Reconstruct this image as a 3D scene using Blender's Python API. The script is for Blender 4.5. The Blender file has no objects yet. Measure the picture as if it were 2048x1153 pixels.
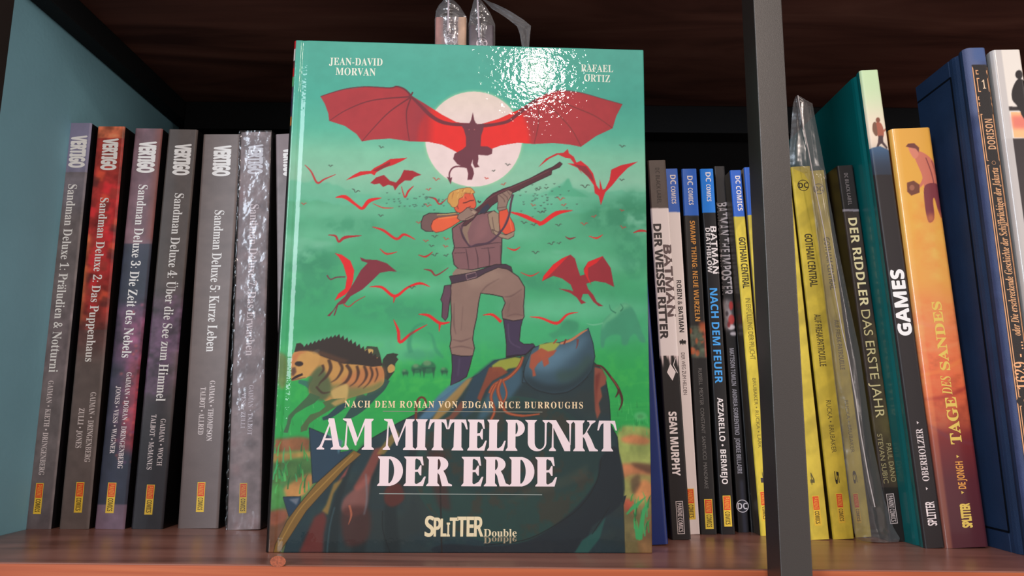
import bpy, math, random
import numpy as np
from mathutils import Matrix, Vector
random.seed(7)
RNG = np.random.RandomState(11)
S = bpy.context.scene
COL = S.collection

# ------------------------------------------------------------------ camera
F_PX = 1500.0
CAM_H = 0.0885                       # lens height above the shelf board, metres
CAM_M = Matrix.Rotation(math.radians(90 + 9.46), 3, 'X') @ Matrix.Rotation(0.0088, 3, 'Z')
cd = bpy.data.cameras.new('camera')
cd.sensor_width = 36.0
cd.lens = F_PX / 2048 * 36.0
cd.clip_start = 0.01
cam = bpy.data.objects.new('camera', cd)
COL.objects.link(cam)
cam.matrix_world = Matrix.Translation((0, 0, CAM_H)) @ CAM_M.to_4x4()
S.camera = cam

# ------------------------------------------------------------------ light
w = bpy.data.worlds.new('room_ambient')
S.world = w
w.use_nodes = True
w.node_tree.nodes['Background'].inputs[0].default_value = (1.0, 0.86, 0.80, 1)
w.node_tree.nodes['Background'].inputs[1].default_value = 0.62

def area_light(name, loc, target, size, power, color, size_y=None, shape='RECTANGLE'):
    l = bpy.data.lights.new(name, 'AREA')
    l.shape = shape
    l.size = size
    l.size_y = size_y or size
    l.energy = power
    l.color = color
    o = bpy.data.objects.new(name, l)
    COL.objects.link(o)
    o.location = loc
    o.rotation_euler = (Vector(target) - Vector(loc)).to_track_quat('-Z', 'Y').to_euler()
    return o

# the ceiling lamp behind and above the photographer, and a window to the left
area_light('ceiling_lamp', (0.27, -1.75, 1.31), (0, 0.5, 0.15), 0.16, 15, (1.0, 0.83, 0.72), shape='DISK')
area_light('second_lamp_bulb', (0.24, -1.75, 1.49), (0, 0.5, 0.15), 0.06, 1.2, (1.0, 0.83, 0.72), shape='DISK')
area_light('side_fill_light', (2.9, -1.3, 0.7), (0, 0.5, 0.15), 0.9, 34, (1.0, 0.86, 0.78), 1.0)  # soft fill added from the right, no real lamp of the room
area_light('window_daylight', (-1.7, -2.2, 0.8), (0, 0.5, 0.15), 0.7, 60, (0.78, 0.89, 1.0), 1.4)
S.view_settings.view_transform = 'Standard'
S.view_settings.look = 'None'
S.view_settings.exposure = -0.13
S.view_settings.gamma = 1.0
S.view_settings.use_curve_mapping = False

# ------------------------------------------------------------------ pixel <-> space
R3 = np.array(CAM_M)
C0 = np.array([0, 0, CAM_H])
def rays(p):
    p = np.asarray(p, float).reshape(-1, 2)
    d = np.stack([(p[:, 0] - 1024) / F_PX, -(p[:, 1] - 576.5) / F_PX, -np.ones(len(p))], 1)
    return d @ R3.T
def hit(p, point, normal):
    d = rays(p)
    n = np.asarray(normal, float)
    t = ((np.asarray(point) - C0) @ n) / (d @ n)
    return C0 + d * t[:, None]
def on_shelf(px): return hit([px], (0, 0, 0), (0, 0, 1))[0]
def at_y(px, y): return hit([px], (0, y, 0), (0, 1, 0))[0]

# ------------------------------------------------------------------ colour helpers
def lin(c):
    c = np.asarray(c, float)
    if c.max() > 1.001: c = c / 255.0
    return np.where(c <= 0.04045, c / 12.92, ((c + 0.055) / 1.055) ** 2.4)

def unlin(c):
    c = np.asarray(c, float)
    return np.where(c <= 0.0031308, c * 12.92, 1.055 * c ** (1 / 2.4) - 0.055)

# ------------------------------------------------------------------ materials
def base_mat(name):
    m = bpy.data.materials.new(name)
    m.use_nodes = True
    return m, m.node_tree.nodes, m.node_tree.links, m.node_tree.nodes['Principled BSDF']
def add_bump(nt, target, scale, strength, dist=0.0004, detail=3, stretch=None, socket='Normal'):
    n, l = nt.nodes, nt.links
    tc = n.new('ShaderNodeTexCoord')
    src = tc.outputs['Object']
    if stretch:
        mp = n.new('ShaderNodeMapping'); mp.inputs['Scale'].default_value = stretch
        l.new(src, mp.inputs[0]); src = mp.outputs[0]
    t = n.new('ShaderNodeTexNoise'); t.inputs['Scale'].default_value = scale; t.inputs['Detail'].default_value = detail
    l.new(src, t.inputs['Vector'])
    b = n.new('ShaderNodeBump'); b.inputs['Strength'].default_value = strength; b.inputs['Distance'].default_value = dist
    l.new(t.outputs[0], b.inputs['Height'])
    l.new(b.outputs[0], target.inputs[socket])
    return t
def plain(name, c, rough=0.5, spec=0.5, coat=0.0, var=0.0, vscale=60, bump=None, metal=0.0, stretch=None):
    m, n, l, p = base_mat(name)
    col = tuple(lin(c)) + (1,)
    p.inputs['Base Color'].default_value = col
    p.inputs['Roughness'].default_value = rough
    p.inputs['Specular IOR Level'].default_value = spec
    p.inputs['Metallic'].default_value = metal
    p.inputs['Coat Weight'].default_value = coat
    p.inputs['Coat Roughness'].default_value = 0.06
    if var:
        tc = n.new('ShaderNodeTexCoord')
        t = n.new('ShaderNodeTexNoise'); t.inputs['Scale'].default_value = vscale; t.inputs['Detail'].default_value = 5
        mp = n.new('ShaderNodeMapping'); mp.inputs['Scale'].default_value = stretch or (1, 1, 1)
        l.new(tc.outputs['Object'], mp.inputs[0]); l.new(mp.outputs[0], t.inputs['Vector'])
        r = n.new('ShaderNodeValToRGB')
        r.color_ramp.elements[0].position = 0.3; r.color_ramp.elements[1].position = 0.7
        r.color_ramp.elements[0].color = tuple(lin(c) * (1 - var)) + (1,)
        r.color_ramp.elements[1].color = tuple(np.minimum(lin(c) * (1 + var), 1)) + (1,)
        l.new(t.outputs[0], r.inputs[0]); l.new(r.outputs[0], p.inputs['Base Color'])
    if bump: add_bump(m.node_tree, p, bump[0], bump[1], bump[2] if len(bump) > 2 else 0.0004)
    return m
def printed(name, rough=0.4, coat=0.0, coat_rough=0.08, bump=None, coat_bump=None, spec=0.4):
    """colour comes from the vertex colours, i.e. the printing on the surface"""
    m, n, l, p = base_mat(name)
    a = n.new('ShaderNodeAttribute'); a.attribute_name = 'print'
    l.new(a.outputs['Color'], p.inputs['Base Color'])
    p.inputs['Roughness'].default_value = rough
    p.inputs['Specular IOR Level'].default_value = spec
    p.inputs['Coat Weight'].default_value = coat
    p.inputs['Coat Roughness'].default_value = coat_rough
    if bump: add_bump(m.node_tree, p, *bump)
    if coat_bump: add_bump(m.node_tree, p, *coat_bump, socket='Coat Normal')
    return m
def film(name, clear=0.8, tint=(235, 235, 240), rough=0.12, bump=(60, 0.8, 0.002), dif=0.5, edge=0.3):
    m, n, l, p = base_mat(name)
    n.remove(p)
    out = [x for x in n if x.type == 'OUTPUT_MATERIAL'][0]
    tr = n.new('ShaderNodeBsdfTransparent'); tr.inputs[0].default_value = tuple(lin(tint)) + (1,)
    gl = n.new('ShaderNodeBsdfGlossy'); gl.inputs['Roughness'].default_value = rough
    gl.inputs[0].default_value = (0.8, 0.8, 0.82, 1)
    df = n.new('ShaderNodeBsdfDiffuse'); df.inputs[0].default_value = (0.55, 0.55, 0.57, 1)
    mx = n.new('ShaderNodeMixShader'); mx.inputs[0].default_value = dif
    l.new(gl.outputs[0], mx.inputs[1]); l.new(df.outputs[0], mx.inputs[2])
    lw = n.new('ShaderNodeLayerWeight'); lw.inputs[0].default_value = 0.35
    mr = n.new('ShaderNodeMapRange'); mr.inputs['To Min'].default_value = 1 - clear; mr.inputs['To Max'].default_value = min(1, 1 - clear + edge)
    l.new(lw.outputs['Facing'], mr.inputs[0])
    m2 = n.new('ShaderNodeMixShader')
    l.new(mr.outputs[0], m2.inputs[0]); l.new(tr.outputs[0], m2.inputs[1]); l.new(mx.outputs[0], m2.inputs[2])
    l.new(m2.outputs[0], out.inputs[0])
    t = add_bump(m.node_tree, gl, *bump)
    b = gl.inputs['Normal'].links[0].from_node
    l.new(b.outputs[0], lw.inputs['Normal'])
    return m
INK = {}
def ink(c, rough=0.45):
    k = (tuple(c), rough)
    if k not in INK:
        INK[k] = plain('ink_%02x%02x%02x' % tuple(int(x) for x in c), unlin(np.minimum(lin(c) * 1.3, .9)), rough, 0.35)
    return INK[k]

# ------------------------------------------------------------------ objects
def mesh_obj(name, verts, faces, mat, parent=None, smooth=False):
    me = bpy.data.meshes.new(name)
    verts = np.asarray(verts, float)
    me.from_pydata(verts.tolist(), [], faces)
    me.materials.append(mat)
    if smooth: me.polygons.foreach_set('use_smooth', [True] * len(me.polygons))
    o = bpy.data.objects.new(name, me)
    COL.objects.link(o)
    if parent: o.parent = parent
    return o
class MB:
    """collects shapes, links them as one mesh object"""
    def __init__(s): s.v = []; s.f = []
    def add(s, v, f):
        k = len(s.v); s.v += [tuple(x) for x in v]; s.f += [tuple(i + k for i in q) for q in f]; return s
    def box(s, x0, x1, y0, y1, z0, z1):
        v = [(x, y, z) for x in (x0, x1) for y in (y0, y1) for z in (z0, z1)]
        return s.add(v, [(0, 1, 3, 2), (4, 6, 7, 5), (0, 4, 5, 1), (2, 3, 7, 6), (0, 2, 6, 4), (1, 5, 7, 3)])
    def build(s, name, mat, parent=None, bevel=0, segs=2, smooth=False):
        o = mesh_obj(name, s.v, s.f, mat, parent, smooth)
        if bevel:
            b = o.modifiers.new('bevel', 'BEVEL'); b.width = bevel; b.segments = segs; b.limit_method = 'ANGLE'
            wn = o.modifiers.new('normals', 'WEIGHTED_NORMAL')
            o.data.polygons.foreach_set('use_smooth', [True] * len(o.data.polygons))
        return o
def thing(name, label, cat, group=None, mat=None):
    o = bpy.data.objects.new(name, None)
    COL.objects.link(o)
    o.empty_display_size = 0.02
    o['label'] = label; o['category'] = cat
    if group: o['group'] = group
    if mat is not None: o.matrix_world = mat
    return o

def grid_mesh(name, pos, mat, parent=None, colors=None, smooth=True):
    """pos: (H, W, 3) array of points"""
    H, W = pos.shape[:2]
    me = bpy.data.meshes.new(name)
    nv = H * W
    me.vertices.add(nv)
    me.vertices.foreach_set('co', pos.reshape(-1).astype(np.float32))
    idx = np.arange(nv).reshape(H, W)
    q = np.stack([idx[1:, :-1], idx[1:, 1:], idx[:-1, 1:], idx[:-1, :-1]], -1).reshape(-1, 4)
    me.loops.add(q.size)
    me.loops.foreach_set('vertex_index', q.reshape(-1).astype(np.int32))
    me.polygons.add(len(q))
    me.polygons.foreach_set('loop_start', (np.arange(len(q)) * 4).astype(np.int32))
    me.polygons.foreach_set('loop_total', np.full(len(q), 4, np.int32))
    me.polygons.foreach_set('use_smooth', np.full(len(q), smooth))
    me.update(calc_edges=True)
    if colors is not None:
        a = me.color_attributes.new('print', 'FLOAT_COLOR', 'POINT')
        c = np.ones((nv, 4), np.float32); c[:, :3] = colors.reshape(-1, 3)
        a.data.foreach_set('color', c.reshape(-1))
    me.materials.append(mat)
    o = bpy.data.objects.new(name, me)
    COL.objects.link(o)
    if parent: o.parent = parent
    return o

# ------------------------------------------------------------------ lettering
def mb(s, up, lo, dg):
    r = ''
    for c in s:
        if 'A' <= c <= 'Z': r += chr(up + ord(c) - 65)
        elif 'a' <= c <= 'z': r += chr(lo + ord(c) - 97)
        elif c.isdigit() and dg: r += chr(dg + ord(c) - 48)
        else: r += c
    return r
STY = {'serif': (0x1D400, 0x1D41A, 0x1D7CE), 'italic': (0x1D468, 0x1D482, 0x1D7CE),
       'bold': (0x1D5D4, 0x1D5EE, 0x1D7EC), 'sans': None}
UML = {'Ü': 'U', 'Ä': 'A', 'ä': 'a', 'ü': 'u', 'Ö': 'O', 'ö': 'o'}
GL = {}
def _tess(body, fill='BOTH'):
    c = bpy.data.curves.new('g', 'FONT'); c.body = body; c.resolution_u = 4; c.fill_mode = fill
    o = bpy.data.objects.new('g', c)
    me = o.to_mesh()
    v = np.zeros(len(me.vertices) * 3); me.vertices.foreach_get('co', v); v = v.reshape(-1, 3)[:, :2]
    f = [tuple(p.vertices) for p in me.polygons]
    o.to_mesh_clear()
    bpy.data.objects.remove(o); bpy.data.curves.remove(c)
    return v, f
HH = {}
def glyph(ch, sty):
    k = (ch, sty)
    if k in GL: return GL[k]
    if ch == ' ':
        GL[k] = (np.zeros((0, 2)), [], 0.26); return GL[k]
    if ch == '•':
        a = np.linspace(0, 2 * math.pi, 13)[:-1]
        GL[k] = (np.stack([0.22 + 0.13 * np.cos(a), 0.33 + 0.13 * np.sin(a)], 1), [tuple(range(12))], 0.44); return GL[k]
    bs = UML.get(ch, ch)
    t = STY[sty]
    g = mb(bs, *t) if t else bs
    v, f = _tess(g)
    H = mb('H', *t) if t else 'H'
    w1 = _tess(H + g + H, 'NONE')[0]
    if sty not in HH: w2 = _tess(H + H, 'NONE')[0]; HH[sty] = w2[:, 0].max() - w2[:, 0].min()
    adv = (w1[:, 0].max() - w1[:, 0].min()) - HH[sty]
    if ch in UML:
        top = v[:, 1].max() + 0.05; cx = (v[:, 0].min() + v[:, 0].max()) / 2
        for dx in (-0.13, 0.13):
            n = len(v); a = np.linspace(0, 2 * math.pi, 9)[:-1]
            v = np.concatenate([v, np.stack([cx + dx + 0.065 * np.cos(a), top + 0.07 + 0.065 * np.sin(a)], 1)])
            f = f + [tuple(range(n, n + 8))]
    GL[k] = (v, f, adv)
    return GL[k]
CAP = {}
def layout(body, sty, track=0.0):
    V = []; Fc = []; x = 0.0; n = 0
    for ch in body:
        v, f, a = glyph(ch, sty)
        if len(v):
            V.append(v + [x, 0]); Fc += [tuple(i + n for i in q) for q in f]; n += len(v)
        x += a + track
    V = np.concatenate(V)
    if sty not in CAP:
        CAP[sty] = glyph('H', sty)[0][:, 1].max()
    V[:, 1] /= CAP[sty]
    x0, x1 = V[:, 0].min(), V[:, 0].max()
    V[:, 0] = (V[:, 0] - x0) / (x1 - x0)
    return V, Fc
def place(V, a, b, h):
    """unit text (0..1 wide, cap height 1) onto baseline a->b (2-D), cap height h"""
    a = np.asarray(a); b = np.asarray(b)
    d = b - a; L = np.linalg.norm(d); e = d / L; n = np.array([-e[1], e[0]])
    return a + V[:, :1] * d + V[:, 1:] * n * h

# ------------------------------------------------------------------ painting engine (numpy canvas for flat print)
def smooth_pts(P, closed=True, k=5):
    P = np.asarray(P, float); n = len(P)
    if n < 3: return P
    out = []
    rng = range(n) if closed else range(n - 1)
    for i in rng:
        if closed: p0, p1, p2, p3 = P[i - 1], P[i], P[(i + 1) % n], P[(i + 2) % n]
        else: p0, p1, p2, p3 = P[max(i - 1, 0)], P[i], P[i + 1], P[min(i + 2, n - 1)]
        for t in np.arange(k) / k:
            out.append(0.5 * ((2 * p1) + (-p0 + p2) * t + (2 * p0 - 5 * p1 + 4 * p2 - p3) * t * t + (-p0 + 3 * p1 - 3 * p2 + p3) * t ** 3))
    if not closed: out.append(P[-1])
    return np.array(out)
def blur1(a, s):
    nz = np.flatnonzero(a.max(1) > 0); pad_ = int(s * 2.5) + 2
    if len(nz) and (nz[-1] - nz[0] + 2 * pad_) < a.shape[0] * .7:
        lo = max(0, nz[0] - pad_); hi = min(a.shape[0], nz[-1] + pad_ + 1); o = np.zeros_like(a); o[lo:hi] = blur1(a[lo:hi], s); return o
    r = max(1, int(s * 2.5)); x = np.arange(-r, r + 1); k = np.exp(-x * x / (2 * s * s)); k /= k.sum()
    for ax in (0, 1):
        p = np.pad(a, [(r, r) if i == ax else (0, 0) for i in range(2)], mode='edge')
        o = np.zeros_like(a)
        for i, kv in enumerate(k):
            o += kv * (p[i:i + a.shape[0], :] if ax == 0 else p[:, i:i + a.shape[1]])
        a = o
    return a
def fbm(H, W, cy, cx, octaves=4, seed=0):
    r = np.random.RandomState(seed); out = np.zeros((H, W)); amp = 1; tot = 0
    for o in range(octaves):
        gy, gx = max(2, int(cy * 2 ** o)), max(2, int(cx * 2 ** o))
        g = r.rand(gy + 2, gx + 2)
        y = np.linspace(0, gy, H); x = np.linspace(0, gx, W)
        yi = y.astype(int); xi = x.astype(int); fy = y - yi; fx = x - xi
        fy = (fy * fy * (3 - 2 * fy))[:, None]; fx = (fx * fx * (3 - 2 * fx))[None]
        a = g[yi][:, xi]; b = g[yi][:, xi + 1]; c = g[yi + 1][:, xi]; d = g[yi + 1][:, xi + 1]
        out += amp * ((a * (1 - fx) + b * fx) * (1 - fy) + (c * (1 - fx) + d * fx) * fy); tot += amp; amp *= 0.55
    return out / tot
class Canvas:
    def __init__(s, W, H, tr, base=(128, 128, 128)):
        s.W, s.H, s.tr = W, H, tr
        s.a = np.ones((H, W, 3)) * np.array(base) / 255.0
    def mask(s, P, smooth=False, raw=False):
        if smooth: P = smooth_pts(P)
        P = np.asarray(P, float) if raw else s.tr(P)
        SS = 3; W, H = s.W, s.H
        D = np.zeros((H, W + 2))
        X, Y = P[:, 0], P[:, 1] * SS
        for i in range(len(P)):
            x0, y0, x1, y1 = X[i - 1], Y[i - 1], X[i], Y[i]
            if y0 == y1: continue
            sg = 1.0
            if y0 > y1: x0, y0, x1, y1 = x1, y1, x0, y0; sg = -1.0
            r0 = max(0, math.ceil(y0 - 0.5)); r1 = min(H * SS, math.ceil(y1 - 0.5))
            if r1 <= r0: continue
            r = np.arange(r0, r1)
            x = np.clip(x0 + (r + 0.5 - y0) * (x1 - x0) / (y1 - y0), 0, W)
            xi = x.astype(int); f = x - xi
            np.add.at(D, (r // SS, xi), sg * (1 - f) / SS)
            np.add.at(D, (r // SS, xi + 1), sg * f / SS)
        return np.clip(np.abs(np.cumsum(D, 1)[:, :W]), 0, 1)
    def lay(s, m, c, al=1.0):
        c = np.asarray(c, float)
        if c.max() > 1.001: c = c / 255.0
        r = np.flatnonzero(m.max(1) > 0.002)
        if not len(r): return s
        q = np.flatnonzero(m.max(0) > 0.002)
        r = slice(r[0], r[-1] + 1); q = slice(q[0], q[-1] + 1)
        if c.ndim == 3: c = c[r, q]
        m = (m[r, q] * al)[..., None]
        s.a[r, q] = s.a[r, q] * (1 - m) + c * m
        return s
    def poly(s, P, c, al=1.0, smooth=False, blur=0, line=None, lw=1.4, noise=0):
        m = s.mask(P, smooth)
        if blur: m = blur1(m, blur)
        if noise:
            c = np.array(c) / 255.0 * (1 + noise * (s.n1[..., None] - 0.5) * 2)
            c = np.clip(c, 0, 1)
        s.lay(m, c, al)
        if line is not None:
            Q = smooth_pts(P) if smooth else np.asarray(P, float)
            s.stroke(np.concatenate([Q, Q[:1]]), lw, line, smooth=False)
        return m
    def stroke(s, P, wd, c, al=1.0, smooth=True, blur=0):
        P = np.asarray(P, float)
        w = np.interp(np.linspace(0, 1, len(P)), np.linspace(0, 1, len(np.atleast_1d(wd))), np.atleast_1d(wd)) if np.ndim(wd) else np.full(len(P), wd)
        if smooth and len(P) > 2:
            Q = smooth_pts(P, False); w = np.interp(np.linspace(0, 1, len(Q)), np.linspace(0, 1, len(P)), w); P = Q
        Q = s.tr(P); sc = s.W / s.pxw
        w = np.maximum(w * sc / 2, 0.25)
        d = np.gradient(Q, axis=0); d /= np.maximum(np.linalg.norm(d, axis=1), 1e-6)[:, None]
        n = np.stack([-d[:, 1], d[:, 0]], 1) * w[:, None]
        m = s.mask(np.concatenate([Q + n, (Q - n)[::-1]]), raw=True)
        if blur: m = blur1(m, blur)
        s.lay(m, c, al)
        return s
    def ell(s, cx, cy, rx, ry, c, al=1.0, rot=0, blur=0):
        t = np.linspace(0, 2 * math.pi, 49)[:-1]
        x = rx * np.cos(t); y = ry * np.sin(t); cr, sr = math.cos(rot), math.sin(rot)
        return s.poly(np.stack([cx + x * cr - y * sr, cy + x * sr + y * cr], 1), c, al, blur=blur)
    def colors(s): return lin(np.clip(s.a, 0, 1))
# ------------------------------------------------------------------ the setting
Y_FRONT = 0.4560
X_WALL = -0.360
_d = rays([(260, 130)])[0]
SH_TOP = CAM_H + abs(X_WALL) * _d[2] / abs(_d[0])      # underside of the upper board above the lower board
_d = rays([(500, 258)])[0]
Y_BACK = (SH_TOP - 0.030 - CAM_H) * _d[1] / _d[2] + 0.022
print('shelf', SH_TOP, Y_BACK)
X_END = 1.02

def wood(name, c1, c2, c3, rough, spec=0.5, scale=(3, 26, 26), coat=0.0, seed=0.0):
    m, n, l, p = base_mat(name)
    tc = n.new('ShaderNodeTexCoord')
    mp = n.new('ShaderNodeMapping'); mp.inputs['Scale'].default_value = scale; mp.inputs['Location'].default_value = (seed, seed, 0)
    l.new(tc.outputs['Object'], mp.inputs[0])
    t = n.new('ShaderNodeTexNoise'); t.inputs['Scale'].default_value = 1.6; t.inputs['Detail'].default_value = 6; t.inputs['Distortion'].default_value = 0.9
    l.new(mp.outputs[0], t.inputs['Vector'])
    r = n.new('ShaderNodeValToRGB')
    e = r.color_ramp.elements
    e[0].position = 0.30; e[0].color = tuple(lin(c1)) + (1,)
    e[1].position = 0.72; e[1].color = tuple(lin(c3)) + (1,)
    k = e.new(0.52); k.color = tuple(lin(c2)) + (1,)
    l.new(t.outputs[0], r.inputs[0]); l.new(r.outputs[0], p.inputs['Base Color'])
    p.inputs['Roughness'].default_value = rough
    p.inputs['Specular IOR Level'].default_value = spec
    p.inputs['Coat Weight'].default_value = coat
    b = n.new('ShaderNodeBump'); b.inputs['Strength'].default_value = 0.25; b.inputs['Distance'].default_value = 0.0006
    l.new(t.outputs[0], b.inputs['Height']); l.new(b.outputs[0], p.inputs['Normal'])
    return m
wall_teal = plain('teal_wall_paint', (122, 172, 188), 0.75, 0.25, var=0.05, vscale=14, bump=(220, 0.30, 0.0008))
back_black = plain('shade_black_back', (9, 8, 8), 0.8, 0.1)  # near-black colour stands in for the deep shade behind the books
steel = plain('black_powder_coated_steel', (32, 27, 25), 0.40, 1.0, bump=(2200, 0.3, 0.0002))
steel_dark = plain('black_steel_rail', (20, 22, 24), 0.7, 0.15, bump=(900, 0.4, 0.0005))
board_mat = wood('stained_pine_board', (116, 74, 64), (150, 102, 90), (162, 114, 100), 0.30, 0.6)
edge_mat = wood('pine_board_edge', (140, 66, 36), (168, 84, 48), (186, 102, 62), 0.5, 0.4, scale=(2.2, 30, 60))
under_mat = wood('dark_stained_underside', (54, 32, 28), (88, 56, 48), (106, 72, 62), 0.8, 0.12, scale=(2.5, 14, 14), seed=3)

MB().box(X_WALL - 0.04, X_WALL, Y_FRONT + 0.001, Y_BACK + 0.04, -0.45, 0.95).build('wall_left', wall_teal)['kind'] = 'structure'
MB().box(X_WALL - 0.04, X_END + 0.1, Y_BACK + 0.004, Y_BACK + 0.02, -0.3, 0.8).build('wall_back', back_black)['kind'] = 'structure'

shelf = thing('bookshelf', 'open bookshelf of stained pine boards held by black steel posts and rails', 'shelf')
b = MB().box(X_WALL, X_END, Y_FRONT + 0.0012, Y_BACK, -0.030, 0).build('shelf_board', board_mat, shelf, 0.0012)
b['label'] = 'reddish brown lower shelf board carrying the books'
b = MB().box(X_WALL, X_END, Y_FRONT, Y_FRONT + 0.0011, -0.030, -0.0006).build('board_edge', edge_mat, shelf, 0.0005)
b['label'] = 'orange sawn front edge of the lower board'
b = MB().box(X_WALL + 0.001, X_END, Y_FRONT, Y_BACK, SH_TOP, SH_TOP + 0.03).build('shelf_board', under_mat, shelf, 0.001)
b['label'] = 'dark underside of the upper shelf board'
# rails under the upper board: along the left wall, along the back
MB().box(X_WALL + 0.0005, X_WALL + 0.0165, Y_FRONT, Y_BACK, SH_TOP - 0.020, SH_TOP).build('side_rail', steel_dark, shelf, 0.001)
MB().box(X_WALL + 0.017, X_END, Y_BACK - 0.022, Y_BACK + 0.003, SH_TOP - 0.030, SH_TOP - 0.0002).build('back_rail', steel_dark, shelf, 0.001)
# posts in front of the boards
def post(xl, xr, yf, yb):
    return MB().box(xl, xr, yf, yb, -0.30, 0.75).build('post', steel, shelf, 0.0007, 3)
YPF = 0.4330
xl = at_y((1545, 800), YPF)[0]; xr = at_y((1607, 800), YPF)[0]
p_right = post(xl, xr, YPF, Y_FRONT - 0.0002)
xr2 = at_y((10, 110), YPF + 0.02)[0]
p_left = post(xr2 - 0.019, xr2, YPF, Y_FRONT - 0.0002)

# knot in the board edge under the big book
k = at_y((556, 1124), Y_FRONT)
t = np.linspace(0, 2 * math.pi, 17)[:-1]
mesh_obj('wood_knot', [(k[0] + 0.0046 * math.cos(a), Y_FRONT - 0.00012, max(-0.0298, k[2] + 0.0032 * math.sin(a))) for a in t], [tuple(range(16))], plain('knot_wood', (150, 76, 46), 0.6, var=0.35, vscale=900), shelf)

# ------------------------------------------------------------------ books
def strip(path, t, h, z0=0.0):
    """outline path (x, y) given thickness t towards its left side, extruded to height h"""
    P = np.asarray(path, float)
    d = np.gradient(P, axis=0); d /= np.linalg.norm(d, axis=1)[:, None]
    Q = P + np.stack([-d[:, 1], d[:, 0]], 1) * t
    n = len(P); V = []
    for z in (z0, h):
        V += [(x, y, z) for x, y in P]; V += [(x, y, z) for x, y in Q]
    F = []
    for i in range(n - 1):
        F.append((i, i + 1, 2 * n + i + 1, 2 * n + i))
        F.append((n + i + 1, n + i, 3 * n + i, 3 * n + i + 1))
        F.append((2 * n + i, 2 * n + i + 1, 3 * n + i + 1, 3 * n + i))
        F.append((n + i, n + i + 1, i + 1, i))
    F.append((0, 2 * n, 3 * n, n)); F.append((2 * n - 1, 4 * n - 1, 3 * n - 1, n - 1))
    return V, F
paper = plain('page_paper', (205, 196, 180), 0.9, 0.1, var=0.1, vscale=300, stretch=(60, 1, 1))
class Book:
    def __init__(s, label, TL, TR, BL, BR, depth=0.17, rad=0.0012, cover=(20, 18, 18), cover_rough=0.4, hard=False, group=None,
                 Y=None, base=(60, 60, 60), paint=None, res=(26, 480), mat=None, cat='book', name='comic_book', side_path=None, yaw=0.0, coat=0.0, n1=(3, 40)):
        s.TL, s.TR, s.BL, s.BR = [np.array(q, float) for q in (TL, TR, BL, BR)]
        if Y is None: Y = on_shelf(s.BL)[1]
        s.Y = Y
        a = at_y(s.BL, Y); b_ = at_y(s.BR, Y); c = at_y(s.TL, Y); d_ = at_y(s.TR, Y)
        bx = a[0]; 
        up = np.array([c[0] - a[0], c[2] - 0.0]); h = np.linalg.norm(up); up /= h
        wdt = ((b_[0] - a[0]) + (d_[0] - c[0])) / 2 * up[1]
        s.w, s.h = wdt, h
        ex = Vector((up[1], 0, -up[0])); ez = Vector((up[0], 0, up[1]))
        if up[0] > 0.0005:
            o = Vector((b_[0] if False else a[0] + wdt * up[1], Y, 0)) - ex * wdt
        else:
            if abs(up[0]) <= 0.0005: ex = Vector((1, 0, 0)); ez = Vector((0, 0, 1))
            o = Vector((a[0], Y, 0))
        M = Matrix(((ex.x, 0, ez.x, o.x), (0, 1, 0, o.y), (ex.z, 0, ez.z, o.z), (0, 0, 0, 1)))
        if yaw: M = M @ Matrix.Rotation(yaw, 4, 'Z')
        s.M = M; s.Mi = np.array(M.inverted())
        s.root = thing(name, label, cat, group, M)
        s.rad = rad; s.texts = {}; s.depth = depth
        # wrap (covers), page block
        r = rad
        if side_path: L = side_path
        elif hard: L = [(0, depth), (0, 0.0155), (0.0005, 0.0125), (0.0017, 0.0100), (0.0005, 0.0075), (0, 0.0045), (0, r)]
        else: L = [(0, depth), (0, depth / 2), (0, r)]
        path = [(x, y) for x, y in L] + [(r * 0.3, r * 0.3 + 0.0004), (r, 0.0006), (wdt - r, 0.0006), (wdt - r * 0.3, r * 0.3 + 0.0004)] + [(wdt - x, y) for x, y in L[::-1]]
        th = 0.0022 if hard else 0.0005
        V, Fc = strip(path, th, h - 0.0001, 0.0001)
        cm = cover if not isinstance(cover, tuple) else plain('cover_stock', cover, cover_rough, 0.4, coat=coat, var=0.08, vscale=30)
        s.cover = mesh_obj('cover', V, Fc, cm, s.root)
        i = th + 0.0006; g = 0.004 if hard else 0.0006
        MB().box(i, wdt - i, 0.0035 if hard else 0.0014, depth - g, g, h - g).build('page_block', paper, s.root)
        # printed spine
        if paint:
            W, H = res
            cv = Canvas(W, H, lambda p: s.canvas(p, W, H), base)
            cv.pxw = abs(s.BR[0] - s.BL[0]); cv.n1 = fbm(H, W, n1[1], n1[0], 4, int(abs(TL[0])))
            s.cv = cv
            paint(s, cv)
            cols = np.minimum(cv.colors() * 1.3, .9); m = mat or PRN
        else:
            W, H = 14, 3; cols = None; m = mat or plain('spine_stock', base, 0.4, 0.4, var=0.06)
        # keep some columns in the rounded edges
        u = np.linspace(0, 1, W) * wdt
        z = np.linspace(1, 0, H) * h
        pos = np.zeros((H, W, 3)); pos[..., 0] = u[None]; pos[..., 2] = z[:, None]; pos[..., 1] = s.prof(u)[None]
        s.spine = grid_mesh('spine', pos, m, s.root, cols)
    def prof(s, u):
        r = max(s.rad, 1e-5); d = np.minimum(u, s.w - u); e = np.clip(r - d, 0, r)
        return np.where(e > 0, r - np.sqrt(np.maximum(r * r - e * e, 0)), 0)
    def local(s, p):
        q = hit(p, (0, s.Y, 0), (0, 1, 0))
        q = np.concatenate([q, np.ones((len(q), 1))], 1) @ s.Mi.T
        return q[:, [0, 2]]
    def canvas(s, p, W, H):
        q = s.local(p)
        return np.stack([q[:, 0] / s.w * W, (1 - q[:, 1] / s.h) * H], 1)
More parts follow.
